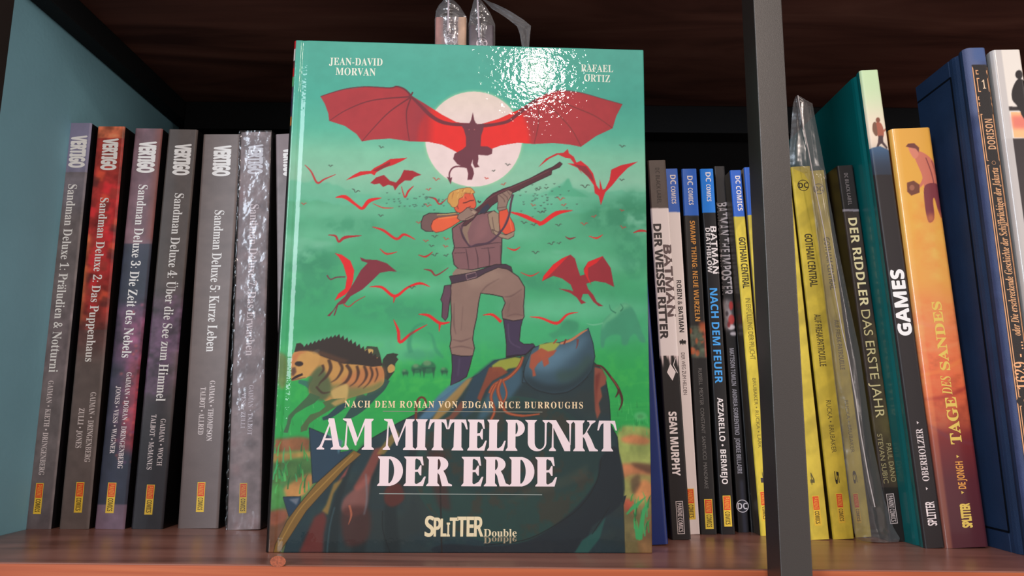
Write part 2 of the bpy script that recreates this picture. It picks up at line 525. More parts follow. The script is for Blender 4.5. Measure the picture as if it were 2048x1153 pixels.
    def v(s, y, f=0.5):
        """height on the spine of photo row y"""
        t = (y - s.TL[1]) / (s.BL[1] - s.TL[1]); t2 = (y - s.TR[1]) / (s.BR[1] - s.TR[1])
        xl_ = s.TL[0] + (s.BL[0] - s.TL[0]) * t; xr_ = s.TR[0] + (s.BR[0] - s.TR[0]) * t2
        return (xl_ + f * (xr_ - xl_), y)
    def band(s, y0, y1, c, al=1.0, f0=-0.3, f1=1.3, blur=0, noise=0):
        s.cv.poly([s.v(y0, f0), s.v(y0, f1), s.v(y1, f1), s.v(y1, f0)], c, al, blur=blur, noise=noise)
    def text(s, body, sty, y0, y1, fb, ft, c, track=0.0, heavy=0.0, lift=0.00012, parent=None, name='lettering'):
        V, Fc = layout(body, sty, track)
        a = s.local([s.v(y0)])[0]; b_ = s.local([s.v(y1)])[0]
        a[0] = b_[0] = fb * s.w
        P = place(V, a, b_, abs(ft - fb) * s.w)
        lf = np.full(len(P), lift)
        if heavy:
            q = heavy * abs(ft - fb) * s.w; nv = len(P)
            P = np.concatenate([P + d_ for d_ in ((q, 0), (-q, 0), (0, q * .6), (0, -q * .6))]); Fc = [tuple(i + nv * j for i in f_) for j in range(4) for f_ in Fc]
            lf = lift + np.repeat(np.arange(4), nv) * 6e-6
        o = mesh_obj(name, np.stack([P[:, 0], s.prof(np.clip(P[:, 0], 0, s.w)) - lf, P[:, 1]], 1), Fc, ink(c), parent or s.root)
        if not parent: o['label'] = 'printed spine lettering'
    def flat(s, P, c, lift=0.0001, name='print_mark', parent=None, rough=0.45):
        """flat printed mark: polygon in spine coordinates (fraction across, photo row)"""
        Q = []
        for f, y in P:
            q = s.local([s.v(y)])[0]; Q.append((f * s.w, q[1]))
        Q = np.array(Q)
        a = 0.5 * np.sum(Q[:, 0] * np.roll(Q[:, 1], -1) - np.roll(Q[:, 0], -1) * Q[:, 1])
        if a < 0: Q = Q[::-1]
        yy = s.prof(np.clip(Q[:, 0], 0, s.w)) - lift
        return mesh_obj(name, np.stack([Q[:, 0], yy, Q[:, 1]], 1), [tuple(range(len(Q)))], ink(c, rough), parent or s.root)
    def ring(s, f, y, rpx, c, fill=None, lift=0.0001):
        """round emblem outline"""
        q = s.local([s.v(y, f)])[0]; q2 = s.local([np.array(s.v(y, f)) + (rpx, 0)])[0]; r = abs(q2[0] - q[0])
        t = np.linspace(0, 2 * math.pi, 33)[:-1]
        o = np.stack([q[0] + r * np.cos(t), np.full(32, -lift), q[1] + r * np.sin(t)], 1)
        i = np.stack([q[0] + r * 0.88 * np.cos(t), np.full(32, -lift), q[1] + r * 0.88 * np.sin(t)], 1)
        return mesh_obj('emblem_ring', np.concatenate([o, i]), [(k, (k + 1) % 32, 32 + (k + 1) % 32, 32 + k) for k in range(32)], ink(c), s.root)
    def htext(s, body, sty, f, y, wpx, hpx, c, lift=0.00014):
        """upright text centred on the spine"""
        V, Fc = layout(body, sty)
        q = s.local([s.v(y, f)])[0]; k = abs(s.local([np.array(s.v(y, f)) + (1, 0)])[0][0] - q[0])
        a = q + np.array([-wpx / 2 * k, -hpx / 2 * k]); P = place(V, a, a + np.array([wpx * k, 0]), hpx * k)
        mesh_obj('emblem_letters', np.stack([P[:, 0], s.prof(np.clip(P[:, 0], 0, s.w)) - lift, P[:, 1]], 1), Fc, ink(c), s.root)
    def label(s, y0, y1, f0, f1, dull=False, f_=None, gray=False):
        Yc = (212, 178, 60) if not gray else (180, 168, 166)
        p = s.flat([(f0, y0), (f1, y0), (f1, y1), (f0, y1)], Yc, 0.00008, 'publisher_label')
        p['label'] = 'small outlined publisher label' if gray else 'small yellow and red publisher label'
        d = (f1 - f0) * 0.09; ym = y0 + (y1 - y0) * 0.47; dy = 1.6
        if gray:
            s.flat([(f0 + d, y0 + dy), (f1 - d, y0 + dy), (f1 - d, y1 - dy), (f0 + d, y1 - dy)], (24, 20, 20), 0.00012, 'label_field', p)
            s.text('PANINI COMICS', 'bold', y0 + 4, y1 - 4, f0 + 2.2 * d, f1 - 2.2 * d, (185, 172, 170), lift=0.00016, parent=p)
        else:
            s.flat([(f0 + d, y0 + dy), (f1 - d, y0 + dy), (f1 - d, ym), (f0 + d, ym)], (205, 62, 36), 0.00012, 'label_field', p)
            s.text('PANINI', 'bold', y0 + 4, ym - 2, f0 + 2.2 * d, f1 - 2.2 * d, (225, 150, 60), lift=0.00016, parent=p)
            s.text('COMICS', 'bold', ym + 3, y1 - 4, f0 + 2.2 * d, f1 - 2.2 * d, (60, 48, 24), lift=0.00013, parent=p)
    def done(s): return s
PRN = printed('printed_spine_satin', 0.42, 0.0, bump=(700, 0.12, 0.0003, 2))
PRN_GLOSS = printed('printed_spine_glossy', 0.3, 0.55, 0.12, bump=(500, 0.1, 0.0003, 2))
PRN_CLOTH = printed('printed_cloth_cover', 0.6, 0.0, bump=(1400, 0.5, 0.0004, 2))
# ------------------------------------------------------------------ row of deluxe volumes on the left
GRP = 'tall volumes of one comic series left of the big green book'
WHITE = (232, 222, 224)
def p1(b, c):
    b.band(230, 1080, (104, 97, 99), noise=.18)
    b.band(230, 345, (124, 122, 150), blur=0, noise=.06); b.band(345, 420, (114, 110, 122), .7, blur=9, noise=.2)  # bluish window light painted into the top of the spine
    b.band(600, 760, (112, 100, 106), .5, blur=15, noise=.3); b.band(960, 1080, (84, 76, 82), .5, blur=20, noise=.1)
def p2(b, c):
    b.band(230, 1080, (94, 84, 82), noise=.12)
    b.band(230, 660, (146, 50, 44), noise=.5)
    b.band(253, 277, (196, 110, 78), .9, noise=.6)
    b.band(360, 560, (180, 44, 50), .7, f0=.25, blur=8, noise=.35)
    for i in range(26):
        y = 340 + i * 12; f = RNG.rand() * .9
        c.poly([b.v(y, f), b.v(y + 6, f + .25), b.v(y + 24, f + .18), b.v(y + 20, f - .06)], [(226, 96, 62), (70, 40, 40), (226, 48, 60), (140, 60, 50)][i % 4], .55, blur=.8)
    b.band(470, 650, (206, 122, 74), .7, f0=-.1, f1=.13, blur=1.5, noise=.5)
    b.band(640, 700, (96, 60, 58), .8, blur=12, noise=.3)
def p3(b, c):
    b.band(230, 1080, (46, 50, 66), noise=.15)
    b.band(230, 488, (110, 82, 92), noise=.22); b.band(395, 480, (126, 96, 108), .5, blur=10, noise=.2)
    b.band(230, 480, (120, 62, 52), .6, f0=.8, blur=2)
    b.band(640, 900, (150, 48, 62), .95, f0=.62, blur=5, noise=.5)
    b.band(610, 720, (110, 66, 96), .8, f0=.1, f1=1.1, blur=8, noise=.8)
    b.band(700, 880, (84, 50, 74), .6, f0=.35, f1=.8, blur=8, noise=.8)
    for i in range(60):
        y = 600 + 330 * RNG.rand(); f = .3 + .7 * RNG.rand()
        c.poly([b.v(y, f), b.v(y + 2, f + .08), b.v(y + 7, f + .05), b.v(y + 5, f - .02)], [(196, 70, 78), (60, 40, 60), (130, 70, 120), (206, 96, 88)][i % 4], .5, blur=.6)
    b.band(1009, 1090, (108, 88, 104), noise=.12)
def p4(b, c):
    b.band(230, 1080, (56, 54, 58), noise=.15)
    b.band(240, 760, (84, 74, 70), .9, blur=60, noise=.15); b.band(240, 800, (70, 64, 62), .5, f1=.3, blur=3)
    b.band(600, 790, (92, 64, 96), .65, f0=-.1, f1=1.2, blur=14, noise=.9)
    for i in range(70):
        y = 590 + 220 * RNG.rand(); f = RNG.rand()
        c.ell(*b.v(y, f), 1.6 + 2 * RNG.rand(), 1.6 + 2 * RNG.rand(), [(130, 90, 140), (52, 44, 60), (100, 80, 100)][i % 3], .45, blur=.7)
    b.band(700, 900, (112, 96, 86), .5, f0=.8, blur=3)
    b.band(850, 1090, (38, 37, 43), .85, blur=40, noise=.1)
def p5(b, c):
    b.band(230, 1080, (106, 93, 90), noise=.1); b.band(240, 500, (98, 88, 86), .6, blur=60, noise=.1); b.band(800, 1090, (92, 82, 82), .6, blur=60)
def p7(b, c):
    b.band(230, 1080, (128, 114, 110), noise=.3)
    for i in range(50):
        y = 300 + 760 * RNG.rand(); f = RNG.rand()
        c.ell(*b.v(y, f), 3 + 4 * RNG.rand(), 4 + 12 * RNG.rand(), [(150, 132, 122), (100, 88, 88), (140, 124, 124), (150, 96, 90)][i % 4], .3, blur=2)
def p8(b, c):
    b.band(230, 1080, (116, 108, 110), noise=.15); b.band(230, 340, (124, 108, 112), .6, blur=10)
V = 'VERTIGO'
B = Book('leftmost tall volume, grey spine with bluish window light painted at its top, beside the teal wall', (136, 246), (185, 248), (49, 1059), (98, 1060), cover=(22, 20, 24), group=GRP, paint=p1, base=(104, 97, 99))
B.text(V, 'bold', 272, 335, .24, .86, WHITE, -.04, .05); B.text('Sandman Deluxe 1: Präludien & Notturni', 'serif', 369, 745, .30, .66, WHITE)
B.text('GAIMAN • KIETH • DRINGENBERG', 'serif', 762, 951, .33, .54, (200, 190, 192)); B.label(967, 1029, .27, .57); B.done()
B = Book('tall volume with a red painted upper spine and grey lower spine', (195, 253), (257, 256), (117, 1059), (168, 1060), cover=(26, 20, 20), group=GRP, paint=p2)
B.text(V, 'bold', 278, 340, .28, .80, WHITE, -.04, .05); B.text('Sandman Deluxe 2: Das Puppenhaus', 'serif', 396, 724, .36, .66, WHITE)
B.text('GAIMAN • DRINGENBERG', 'serif', 785, 925, .66, .85, (200, 190, 190)); B.text('ZULLI • JONES', 'serif', 817, 897, .31, .50, (200, 190, 190)); B.label(965, 1026, .46, .73); B.done()
B = Book('tall volume with a navy spine, mauve top and red speckled right edge', (270, 257), (322, 260), (188, 1059), (251, 1060), cover=(20, 17, 20), group=GRP, paint=p3)
B.text(V, 'bold', 284, 345, .24, .82, WHITE, -.04, .05); B.text('Sandman Deluxe 3: Die Zeit des Nebels', 'serif', 370, 716, .35, .67, WHITE)
B.text('GAIMAN • DORAN • DRINGENBERG', 'serif', 745, 938, .58, .75, (206, 196, 198)); B.text('JONES • VESS • WAGNER', 'serif', 773, 908, .27, .43, (206, 196, 198)); B.label(966, 1027, .32, .60); B.done()
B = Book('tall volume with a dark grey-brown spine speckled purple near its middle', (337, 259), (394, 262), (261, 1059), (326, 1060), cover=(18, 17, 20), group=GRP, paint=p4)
B.text(V, 'bold', 289, 350, .30, .82, WHITE, -.04, .05); B.text('Sandman Deluxe 4: Über die See zum Himmel', 'serif', 387, 803, .43, .73, WHITE)
B.text('GAIMAN • WOCH', 'serif', 838, 932, .64, .80, (200, 190, 192)); B.text('TALBOT • McMANUS', 'serif', 830, 940, .33, .49, (200, 190, 192)); B.label(970, 1030, .39, .64); B.done()
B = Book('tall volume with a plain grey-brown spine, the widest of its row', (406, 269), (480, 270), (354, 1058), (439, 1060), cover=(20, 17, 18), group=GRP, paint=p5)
B.text(V, 'bold', 292, 352, .33, .75, WHITE, -.04, .05); B.text('Sandman Deluxe 5: Kurze Leben', 'serif', 421, 704, .44, .68, WHITE)
B.text('GAIMAN • THOMPSON', 'serif', 762, 883, .58, .71, (206, 196, 196)); B.text('TALBOT • ALLRED', 'serif', 775, 870, .36, .49, (206, 196, 196)); B.label(965, 1025, .43, .62); B.done()
B = Book('tall volume still in shiny shrink wrap, left of the big green book', (481, 265), (543, 262), (453, 1061), (521, 1063), cover=(30, 26, 26), group=GRP, paint=p7)
B.text(V, 'bold', 290, 348, .29, .73, WHITE, -.04, .05); B.text('Sandman Deluxe 7: Das Erwachen', 'serif', 409, 712, .40, .66, (214, 200, 196))
B.text('GAIMAN • TALBOT', 'serif', 771, 871, .53, .67, (200, 190, 190)); B.text('VESS • ZULLI', 'serif', 786, 857, .32, .45, (200, 190, 190)); B.label(967, 1027, .35, .57); B.done()
# shrink wrap: a thin crumpled skin around spine and edges
FILM_TIGHT = film('shrink_wrap_film', 0.95, rough=0.1, bump=(70, 0.28, 0.002), dif=.2, edge=.2)
def wrap(b, mat, off=0.0009, amp=0.0007, seed=3, name='shrink_wrap', side=0.10):
    H, W = 260, 40
    a = [(-off, side), (-off, side * .5), (-off, 0.012), (-off, 0.004)] + [(x, -off) for x in np.linspace(-off * .5, b.w + off * .5, W - 8)] + [(b.w + off, 0.004), (b.w + off, 0.012), (b.w + off, side * .5), (b.w + off, side)]
    a = np.array(a); n = fbm(H, W, 46, 6, 4, seed) - .5; n2 = fbm(H, W, 120, 10, 2, seed + 1) - .5
    n = n + np.exp(-np.arange(H) / 9.)[:, None] * .4 * n2
    e = np.exp(-((np.arange(W) - 5) / 2.2) ** 2)[None]
    pos = np.zeros((H, W, 3)); pos[..., 0] = a[None, :, 0] - np.abs(n2) * 0.002 * e; pos[..., 1] = a[None, :, 1] - np.abs(n) * amp * 2 * (.12 + e) - 0.0016 * np.abs(n2) * e * 2
    pos[..., 2] = np.linspace(b.h + off, 0.0004, H)[:, None]
    o = grid_mesh(name, pos, mat, b.root)
    o['label'] = 'clear crinkled plastic wrap'
    return o
wrap(B, FILM_TIGHT)
B8 = Book('leaning grey volume half hidden behind the big green book', (551, 269), (611, 270), (559, 1062), (619, 1062), cover=(24, 22, 24), group=GRP, paint=p8)
B8.text(V, 'bold', 297, 352, .28, .75, WHITE, -.04, .05)
B8.done()
# something pale just showing behind the row
B = Book('pale grey book top just showing behind the tall volumes', (412, 258), (441, 261), (424, 1000), (453, 1000), Y=0.765, depth=0.05, cover=(96, 100, 118), base=(96, 100, 118))
# ------------------------------------------------------------------ two bagged volumes and a blue book behind the big one
FILM = film('comic_bag_film', 0.70, rough=0.2, bump=(110, 0.9, 0.002), dif=.4, edge=.4)
def q1(b, c):
    b.band(-20, 1080, (112, 96, 98), noise=.25); b.band(-20, 1080, (176, 142, 116), .8, f0=.72, blur=1.5, noise=.2); b.band(-20, 1080, (150, 104, 98), .8, f1=.2, blur=1.5, noise=.2)
def q2(b, c): b.band(-20, 1080, (86, 78, 86), noise=.3); b.band(30, 60, (50, 42, 48), .8, blur=4)
QY = 0.512
Q1 = Book('grey and tan spine in a clear bag behind the big green book, left of two', (871, 34), (934, 36), (852, 1075), (920, 1075), Y=QY, cover=(60, 50, 50), paint=q1, base=(112, 96, 98), depth=0.15)
Q1.ring(.50, 80, 13, (225, 205, 210)); Q1.htext('DC', 'bold', .50, 80, 20, 12, (232, 214, 218)); Q1.done()
Q2 = Book('dark grey spine in a clear bag behind the big green book, right of two', (938, 50), (988, 52), (924, 1075), (978, 1075), Y=QY, cover=(40, 36, 40), paint=q2, base=(86, 78, 86), depth=0.15)
Q2.ring(.52, 87, 11, (215, 195, 200)); Q2.htext('DC', 'bold', .52, 87, 17, 10, (222, 204, 208)); Q2.done()
def film_sheet(name, rows, Yf, mat, parent, nx=16, sub=8, amp=0.002, seed=1, curve=0.0, lab='clear plastic bag'):
    """sheet of film given by rows (photo y, left x, right x), hung in the plane y = Yf"""
    rows = np.array(rows, float); n = (len(rows) - 1) * sub + 1
    t = np.linspace(0, len(rows) - 1, n); k = np.arange(len(rows))
    y = np.interp(t, k, rows[:, 0]); a = np.interp(t, k, rows[:, 1]); b_ = np.interp(t, k, rows[:, 2])
    nz = fbm(n, nx, 7, 3, 4, seed) - .5
    pos = np.zeros((n, nx, 3))
    for i in range(n):
        P = at_y((a[i], y[i]), Yf); Q = at_y((b_[i], y[i]), Yf)
        s_ = np.linspace(0, 1, nx)[:, None]
        pos[i] = P * (1 - s_) + Q * s_
        pos[i, :, 1] += nz[i] * amp * 2 + curve * (2 * s_[:, 0] - 1) ** 2
        pos[i, :, 2] = np.maximum(pos[i, :, 2], 0.0006)
    Mi = np.array(parent.matrix_basis.inverted())
    pos = np.concatenate([pos, np.ones((n, nx, 1))], 2) @ Mi.T
    o = grid_mesh(name, pos[..., :3], mat, parent)
    o['label'] = lab
    return o
film_sheet('plastic_bag', [(-6, 882, 910), (14, 870, 926), (30, 868, 933), (130, 868, 935), (300, 866, 934)], QY - 0.0016, FILM, Q1.root, amp=.0022, seed=4, curve=.006, sub=12, nx=24)
film_sheet('plastic_bag', [(-6, 947, 963), (18, 940, 980), (40, 936, 990), (130, 936, 990), (300, 934, 988)], QY - 0.0016, FILM, Q2.root, amp=.0022, seed=9, curve=.006, sub=12, nx=24)
film_sheet('bag_flap', [(-3, 962, 966), (18, 985, 1012), (40, 1018, 1048), (52, 1034, 1062), (70, 1040, 1060), (95, 1044, 1058)], QY + 0.004, film('bag_flap_film', .85, rough=.4, bump=(40, .3, .001), dif=.85, edge=.2), Q2.root, amp=.001, seed=5, lab='loose bag flap')
for Q, x0, x1, yb in ((Q1, 897, 896, 62), (Q2, 955, 958, 75)):   # welded seams of the bags
    P = [at_y((x0 - 1.5, -4), QY - .005), at_y((x0 + 1.5, -4), QY - .005), at_y((x1 + 1.5, yb), QY - .005), at_y((x1 - 1.5, yb), QY - .005)]
    Mi = Q.root.matrix_basis.inverted()
    m_ = MB(); pts = [Mi @ Vector(p) for p in P]; m_.add(pts + [p + Vector((0, .0006, 0)) for p in pts], [(0, 3, 2, 1), (4, 5, 6, 7), (0, 1, 5, 4), (1, 2, 6, 5), (2, 3, 7, 6), (3, 0, 4, 7)])
    m_.build('bag_seam', plain('bag_seam_plastic', (170, 160, 170), 0.25, .6), Q.root)
BB = Book('royal blue cover leaning behind the right edge of the big green book', (1216, 330), (1281, 330), (1270, 1077), (1333, 1077), Y=0.532, cover=(14, 44, 120), base=(12, 40, 112), depth=0.13)
# ------------------------------------------------------------------ paperbacks between the big book and the post
G2 = 'slim comic paperbacks between the big green book and the right steel post'
PINKW = (226, 206, 204)
BLUE = (36, 88, 178)
def pa(b, c):
    b.band(300, 1100, (26, 22, 22)); b.band(300, 417, (74, 62, 56), noise=.08); b.band(417, 712, PINKW)
    for i in range(9):
        f = i / 8.; y = 706 + 20 * math.sin(i * 2.1); c.poly([b.v(700, f - .1), b.v(700, f + .1), b.v(y + 14, f + .03)], PINKW, blur=.6)
def pb(b, c):
    b.band(300, 1100, PINKW); b.band(300, 425, BLUE)
def pc(b, c):
    b.band(300, 1100, (34, 31, 30), noise=.1); b.band(300, 432, (44, 96, 184))
    b.band(652, 716, (70, 74, 62), noise=.6, blur=1)
    for i in range(26):
        y = 650 + 60 * RNG.rand(); f = RNG.rand()
        c.ell(*b.v(y, f), 3 + 3 * RNG.rand(), 3 + 5 * RNG.rand(), [(206, 92, 50), (84, 98, 78), (40, 44, 40), (110, 120, 96)][i % 4], .65, blur=.7)
    b.band(645, 665, (206, 88, 44), .7, f0=.6, blur=2); b.band(660, 715, (196, 70, 50), .6, f0=.85, blur=1)
def pd(b, c): b.band(300, 1100, (22, 20, 22)); b.band(300, 426, (28, 112, 196))
def pe(b, c):
    b.band(300, 1100, (18, 17, 20)); b.band(320, 620, (40, 37, 38), .8, blur=20, f0=.3)
    b.band(600, 660, (150, 140, 142), .85, f0=.0, f1=.75, blur=3, noise=.4)
    for y, f, rx, ry, col in ((612, .7, 4, 9, (170, 40, 40)), (640, .65, 6, 10, (176, 48, 46)), (628, .3, 3, 5, (50, 40, 44)), (655, .6, 7, 5, (214, 200, 204)), (668, .75, 7, 4, (200, 190, 196)), (650, .4, 3, 6, (120, 30, 34))):
        c.ell(*b.v(y, f), rx, ry, col, .85, blur=.8)
    b.band(960, 1066, (60, 64, 84), .5, f0=.4, f1=.7, blur=2)
def pe2(b, c):
    b.band(300, 1100, (8, 8, 10))
    c.poly([b.v(640, 0.5), b.v(650, 1.2), b.v(700, 1.0), b.v(758, 1.35), b.v(756, .75), b.v(720, .35), b.v(690, .3)], (196, 200, 202), smooth=True)
    c.poly([b.v(655, 0.1), b.v(690, .1), b.v(740, .55), b.v(715, .0)], (8, 8, 10), smooth=True)
    for y, f in ((806, .25), (830, .35), (850, .3), (880, .45), (905, .7)): c.ell(*b.v(y, f), 1.2, 1.8, (120, 120, 124), .7)
def pyel(top=None, dull=0.0):
    def f(b, c):
        Yb = np.array((196, 176, 60)) * (1 - dull) + np.array((160, 150, 100)) * dull
        b.band(300, 1110, Yb, noise=.10)
        for i in range(9):
            y = 440 + 70 * i; c.poly([b.v(y, -.2), b.v(y - 40, 1.2), b.v(y - 14, 1.2), b.v(y + 30, -.2)], Yb * [.80, 1.1, .88][i % 3], .45, blur=1.5)
        if top: b.band(300, top, BLUE)
    return f
A = Book('white and black paperback with a brown top band, right beside the big green book', (1295, 321), (1330, 321), (1343, 1081), (1384, 1083), paint=pa, group=G2, base=(30, 26, 26))
A.text('DC BLACK LABEL', 'bold', 336, 407, .40, .62, (48, 38, 34)); A.text('DER WEISSE RITTER', 'bold', 448, 678, .10, .50, (52, 44, 44), -.03, .04); A.text('BATMAN', 'bold', 490, 634, .56, .98, (92, 76, 76), -.03, .04)
A.text('SEAN MURPHY', 'bold', 824, 952, .27, .66, PINKW, -.03, .03); A.label(1003, 1069, .33, .70, gray=True)
A.flat([(.52, 728), (.78, 745), (.58, 762), (.32, 745)], PINKW); A.flat([(.80, 716), (1.0, 730), (.86, 748), (.66, 731)], PINKW, lift=.00014); A.done()
Bk = Book('slim pinkish white paperback with a blue top band, second right of the big book', (1329, 338), (1356, 338), (1372, 1070), (1400, 1070), paint=pb, group=G2, base=PINKW, cover=(190, 176, 176))
Bk.text('DC', 'bold', 350, 369, .38, .80, PINKW); Bk.text('COMICS', 'bold', 373, 408, .40, .72, PINKW); Bk.text('ROBIN & BATMAN', 'bold', 561, 665, .40, .74, (40, 34, 36), -.03)
Bk.text('DER WEG ZUM HELDEN', 'sans', 706, 790, .42, .68, (90, 76, 78)); Bk.label(978, 1040, .18, .74)
Bk.flat([(.34, 684), (.40, 681), (.50, 682), (.54, 679), (.60, 679), (.64, 682), (.78, 681), (.84, 684), (.76, 690), (.66, 687), (.59, 691), (.52, 687), (.42, 690)], (34, 30, 32), name='bat_emblem'); Bk.done()
C = Book('charcoal paperback with a blue top, orange title and mossy portrait mid-spine', (1363, 338), (1393, 338), (1402, 1070), (1435, 1070), paint=pc, group=G2, base=(34, 31, 30))
C.text('DC', 'bold', 352, 371, .34, .70, PINKW); C.text('COMICS', 'bold', 376, 410, .36, .66, PINKW); C.text('SWAMP THING: NEUE WURZELN', 'bold', 442, 643, .36, .68, (206, 140, 66))
C.text('RUSSELL  MEXTER  CONSTANT  SANTUCCI  MANDRAKE', 'sans', 737, 978, .38, .60, (112, 106, 102)); C.label(999, 1059, .30, .80); C.done()
D = Book('black paperback with a bright blue top band and large blue title', (1400, 338), (1427, 338), (1442, 1070), (1471, 1070), paint=pd, group=G2, base=(22, 20, 22))
D.text('DC', 'bold', 345, 364, .38, .76, PINKW); D.text('COMICS', 'bold', 369, 403, .38, .70, PINKW); D.text('BATMAN', 'bold', 453, 548, .50, .95, PINKW, -.02); D.text('DEATHBLOW', 'bold', 456, 546, .14, .46, PINKW, .0)
D.text('NACH DEM FEUER', 'bold', 577, 767, .20, .74, (66, 150, 222), -.02); D.text('AZZARELLO • BERMEJO', 'bold', 796, 969, .28, .68, PINKW, -.02); D.label(992, 1054, .26, .80); D.done()
E_ = Book('slim black paperback with silver title and a red and white mask picture', (1428, 333), (1448, 333), (1476, 1066), (1502, 1066), paint=pe, group=G2, base=(18, 17, 20))
E_.text('BATMAN THE IMPOSTER', 'bold', 405, 590, .04, .92, (168, 158, 160), -.04); E_.text('MATTSON TOMLIN   ANDREA SORRENTINO   JORDIE BELLAIRE', 'bold', 697, 948, .30, .68, (140, 136, 144), -.03)
E_.ring(.48, 1013, 12.5, (190, 184, 190)); E_.htext('DC', 'bold', .48, 1013, 19, 12, (198, 192, 198)); E_.done()
E2 = Book('black paperback with a white curved mark, just left of the yellow spine', (1450, 350), (1462, 350), (1502, 1066), (1524, 1066), paint=pe2, group=G2, base=(8, 8, 10))
E2.flat([(.28, 987), (.50, 987), (.70, 1035), (.45, 1035)], (160, 154, 156)); E2.done()
Fk = Book('yellow paperback with a blue top, against the left side of the right steel post', (1460, 341), (1483, 341), (1522, 1073), (1546, 1073), paint=pyel(434), group=G2, base=(196, 176, 60), cover=(70, 60, 50))
Fk.text('DC COMICS', 'bold', 352, 422, .40, .82, PINKW); Fk.text('GOTHAM CENTRAL', 'bold', 475, 577, .26, .82, (50, 44, 24), -.06); Fk.text('IN ERFÜLLUNG DER PFLICHT', 'sans', 597, 720, .38, .80, (110, 98, 40), -.02)
Fk.text('BRUBAKER • RUCKA • LARK', 'sans', 757, 897, .40, .68, (110, 98, 44)); Fk.text('1', 'bold', 944, 966, .38, .62, (60, 54, 60)); Fk.label(983, 1043, .20, .74); Fk.done()
Gk = Book('yellow paperback with a blue top, mostly hidden behind the right steel post', (1488, 335), (1514, 335), (1549, 1073), (1574, 1073), paint=pyel(431), group=G2, base=(196, 176, 60), cover=(150, 132, 122))
Gk.text('DC COMICS', 'bold', 347, 418, .40, .82, PINKW); Gk.done()

# ------------------------------------------------------------------ right of the post
G3 = 'yellow paperbacks right of the steel post'
H_ = Book('narrowest-showing yellow paperback, touching the right side of the steel post', (1545, 345), (1579, 345), (1622, 1081), (1661, 1081), paint=pyel(None, .1), group=G3, base=(196, 176, 60), cover=(120, 106, 50))
H_.text('GOTHAM CENTRAL', 'bold', 480, 580, .28, .66, (90, 80, 34), -.06); H_.text('4', 'bold', 946, 970, .30, .52, (90, 84, 50)); H_.label(992, 1052, .28, .66); H_.done()
I_ = Book('brightest yellow paperback, middle of the three right of the steel post', (1582, 334), (1619, 334), (1667, 1080), (1712, 1080), paint=pyel(), group=G3, base=(196, 176, 60), cover=(120, 106, 50))
I_.ring(.54, 371, 11.5, (56, 48, 28)); I_.htext('DC', 'bold', .54, 371, 19, 11, (52, 44, 26)); I_.text('GOTHAM CENTRAL', 'bold', 468, 574, .28, .66, (62, 54, 28), -.06); I_.text('AUF FREAK-PATROUILLE', 'bold', 629, 733, .30, .62, (84, 74, 36), -.05)
I_.text('RUCKA • BRUBAKER', 'sans', 801, 906, .40, .62, (90, 80, 40)); I_.text('5', 'bold', 943, 969, .40, .60, (34, 30, 22)); I_.label(987, 1047, .34, .66); I_.done()
J_ = Book('yellow paperback inside a clear plastic bag, right of the brightest yellow one', (1619, 342), (1650, 342), (1712, 1076), (1744, 1077), paint=pyel(None, .25), group=G3, base=(170, 156, 80), cover=(120, 106, 50))
J_.ring(.45, 378, 11, (80, 70, 44)); J_.htext('DC', 'bold', .45, 378, 17, 10, (84, 74, 46)); J_.text('GOTHAM CENTRAL', 'bold', 475, 580, .36, .74, (100, 90, 50), -.06); J_.text('AUF FREAK-PATROUILLE', 'bold', 640, 740, .36, .66, (110, 98, 56), -.05)
J_.text('RUCKA • BRUBAKER', 'sans', 801, 906, .36, .58, (108, 98, 56)); J_.text('6', 'bold', 942, 968, .28, .52, (70, 62, 36)); J_.label(987, 1047, .14, .46); J_.done()
def pk(b, c):
    b.band(300, 1110, (26, 23, 22)); b.band(300, 419, (22, 20, 22)); b.band(419, 424, (150, 146, 158), .8)
    b.band(424, 975, (48, 40, 36), noise=.25); b.band(640, 975, (74, 66, 38), .55, f0=.45, blur=6, noise=.4); b.band(830, 870, (110, 104, 50), .4, blur=10)
K_ = Book('black paperback with a cream title, behind the clear bag and left of the teal book', (1674, 332), (1710, 332), (1779, 1085), (1811, 1085), paint=pk, base=(26, 23, 22), cover=(30, 26, 24), Y=0.557)
K_.text('DC BLACK LABEL', 'bold', 346, 410, .36, .58, (110, 104, 106)); K_.text('DER RIDDLER', 'bold', 436, 612, .22, .74, (216, 206, 160), -.0); K_.text('DAS ERSTE JAHR', 'sans', 620, 836, .22, .74, (190, 178, 130), .01)
K_.text('PAUL DANO', 'sans', 888, 965, .58, .86, (150, 140, 100)); K_.text('STEVAN SUBIC', 'sans', 868, 967, .14, .42, (150, 140, 100)); K_.label(988, 1048, .18, .62, gray=True); K_.done()
FILM2 = film('open_bag_film', 0.86, rough=0.22, bump=(40, 0.6, 0.002), dif=.5, edge=.4)
YJ = min(J_.Y, K_.Y) - 0.006
film_sheet('plastic_bag', [(190, 1594, 1598), (204, 1589, 1628), (330, 1580, 1652), (345, 1612, 1654), (360, 1621, 1656), (500, 1640, 1682), (700, 1665, 1722), (880, 1688, 1748), (1000, 1702, 1772), (1055, 1709, 1790), (1078, 1716, 1803), (1092, 1745, 1798), (1099, 1768, 1782)], YJ, FILM2, J_.root, amp=.0016, seed=14, nx=26, sub=14, curve=.003, lab='clear open plastic bag with a folded corner')
Pp = [(1596, 191), (1606, 250), (1617, 300), (1630, 372), (1650, 470), (1666, 560), (1684, 660), (1696, 710), (1712, 800), (1722, 870), (1738, 960), (1750, 1015)]
Mi = J_.root.matrix_basis.inverted(); m_ = MB()
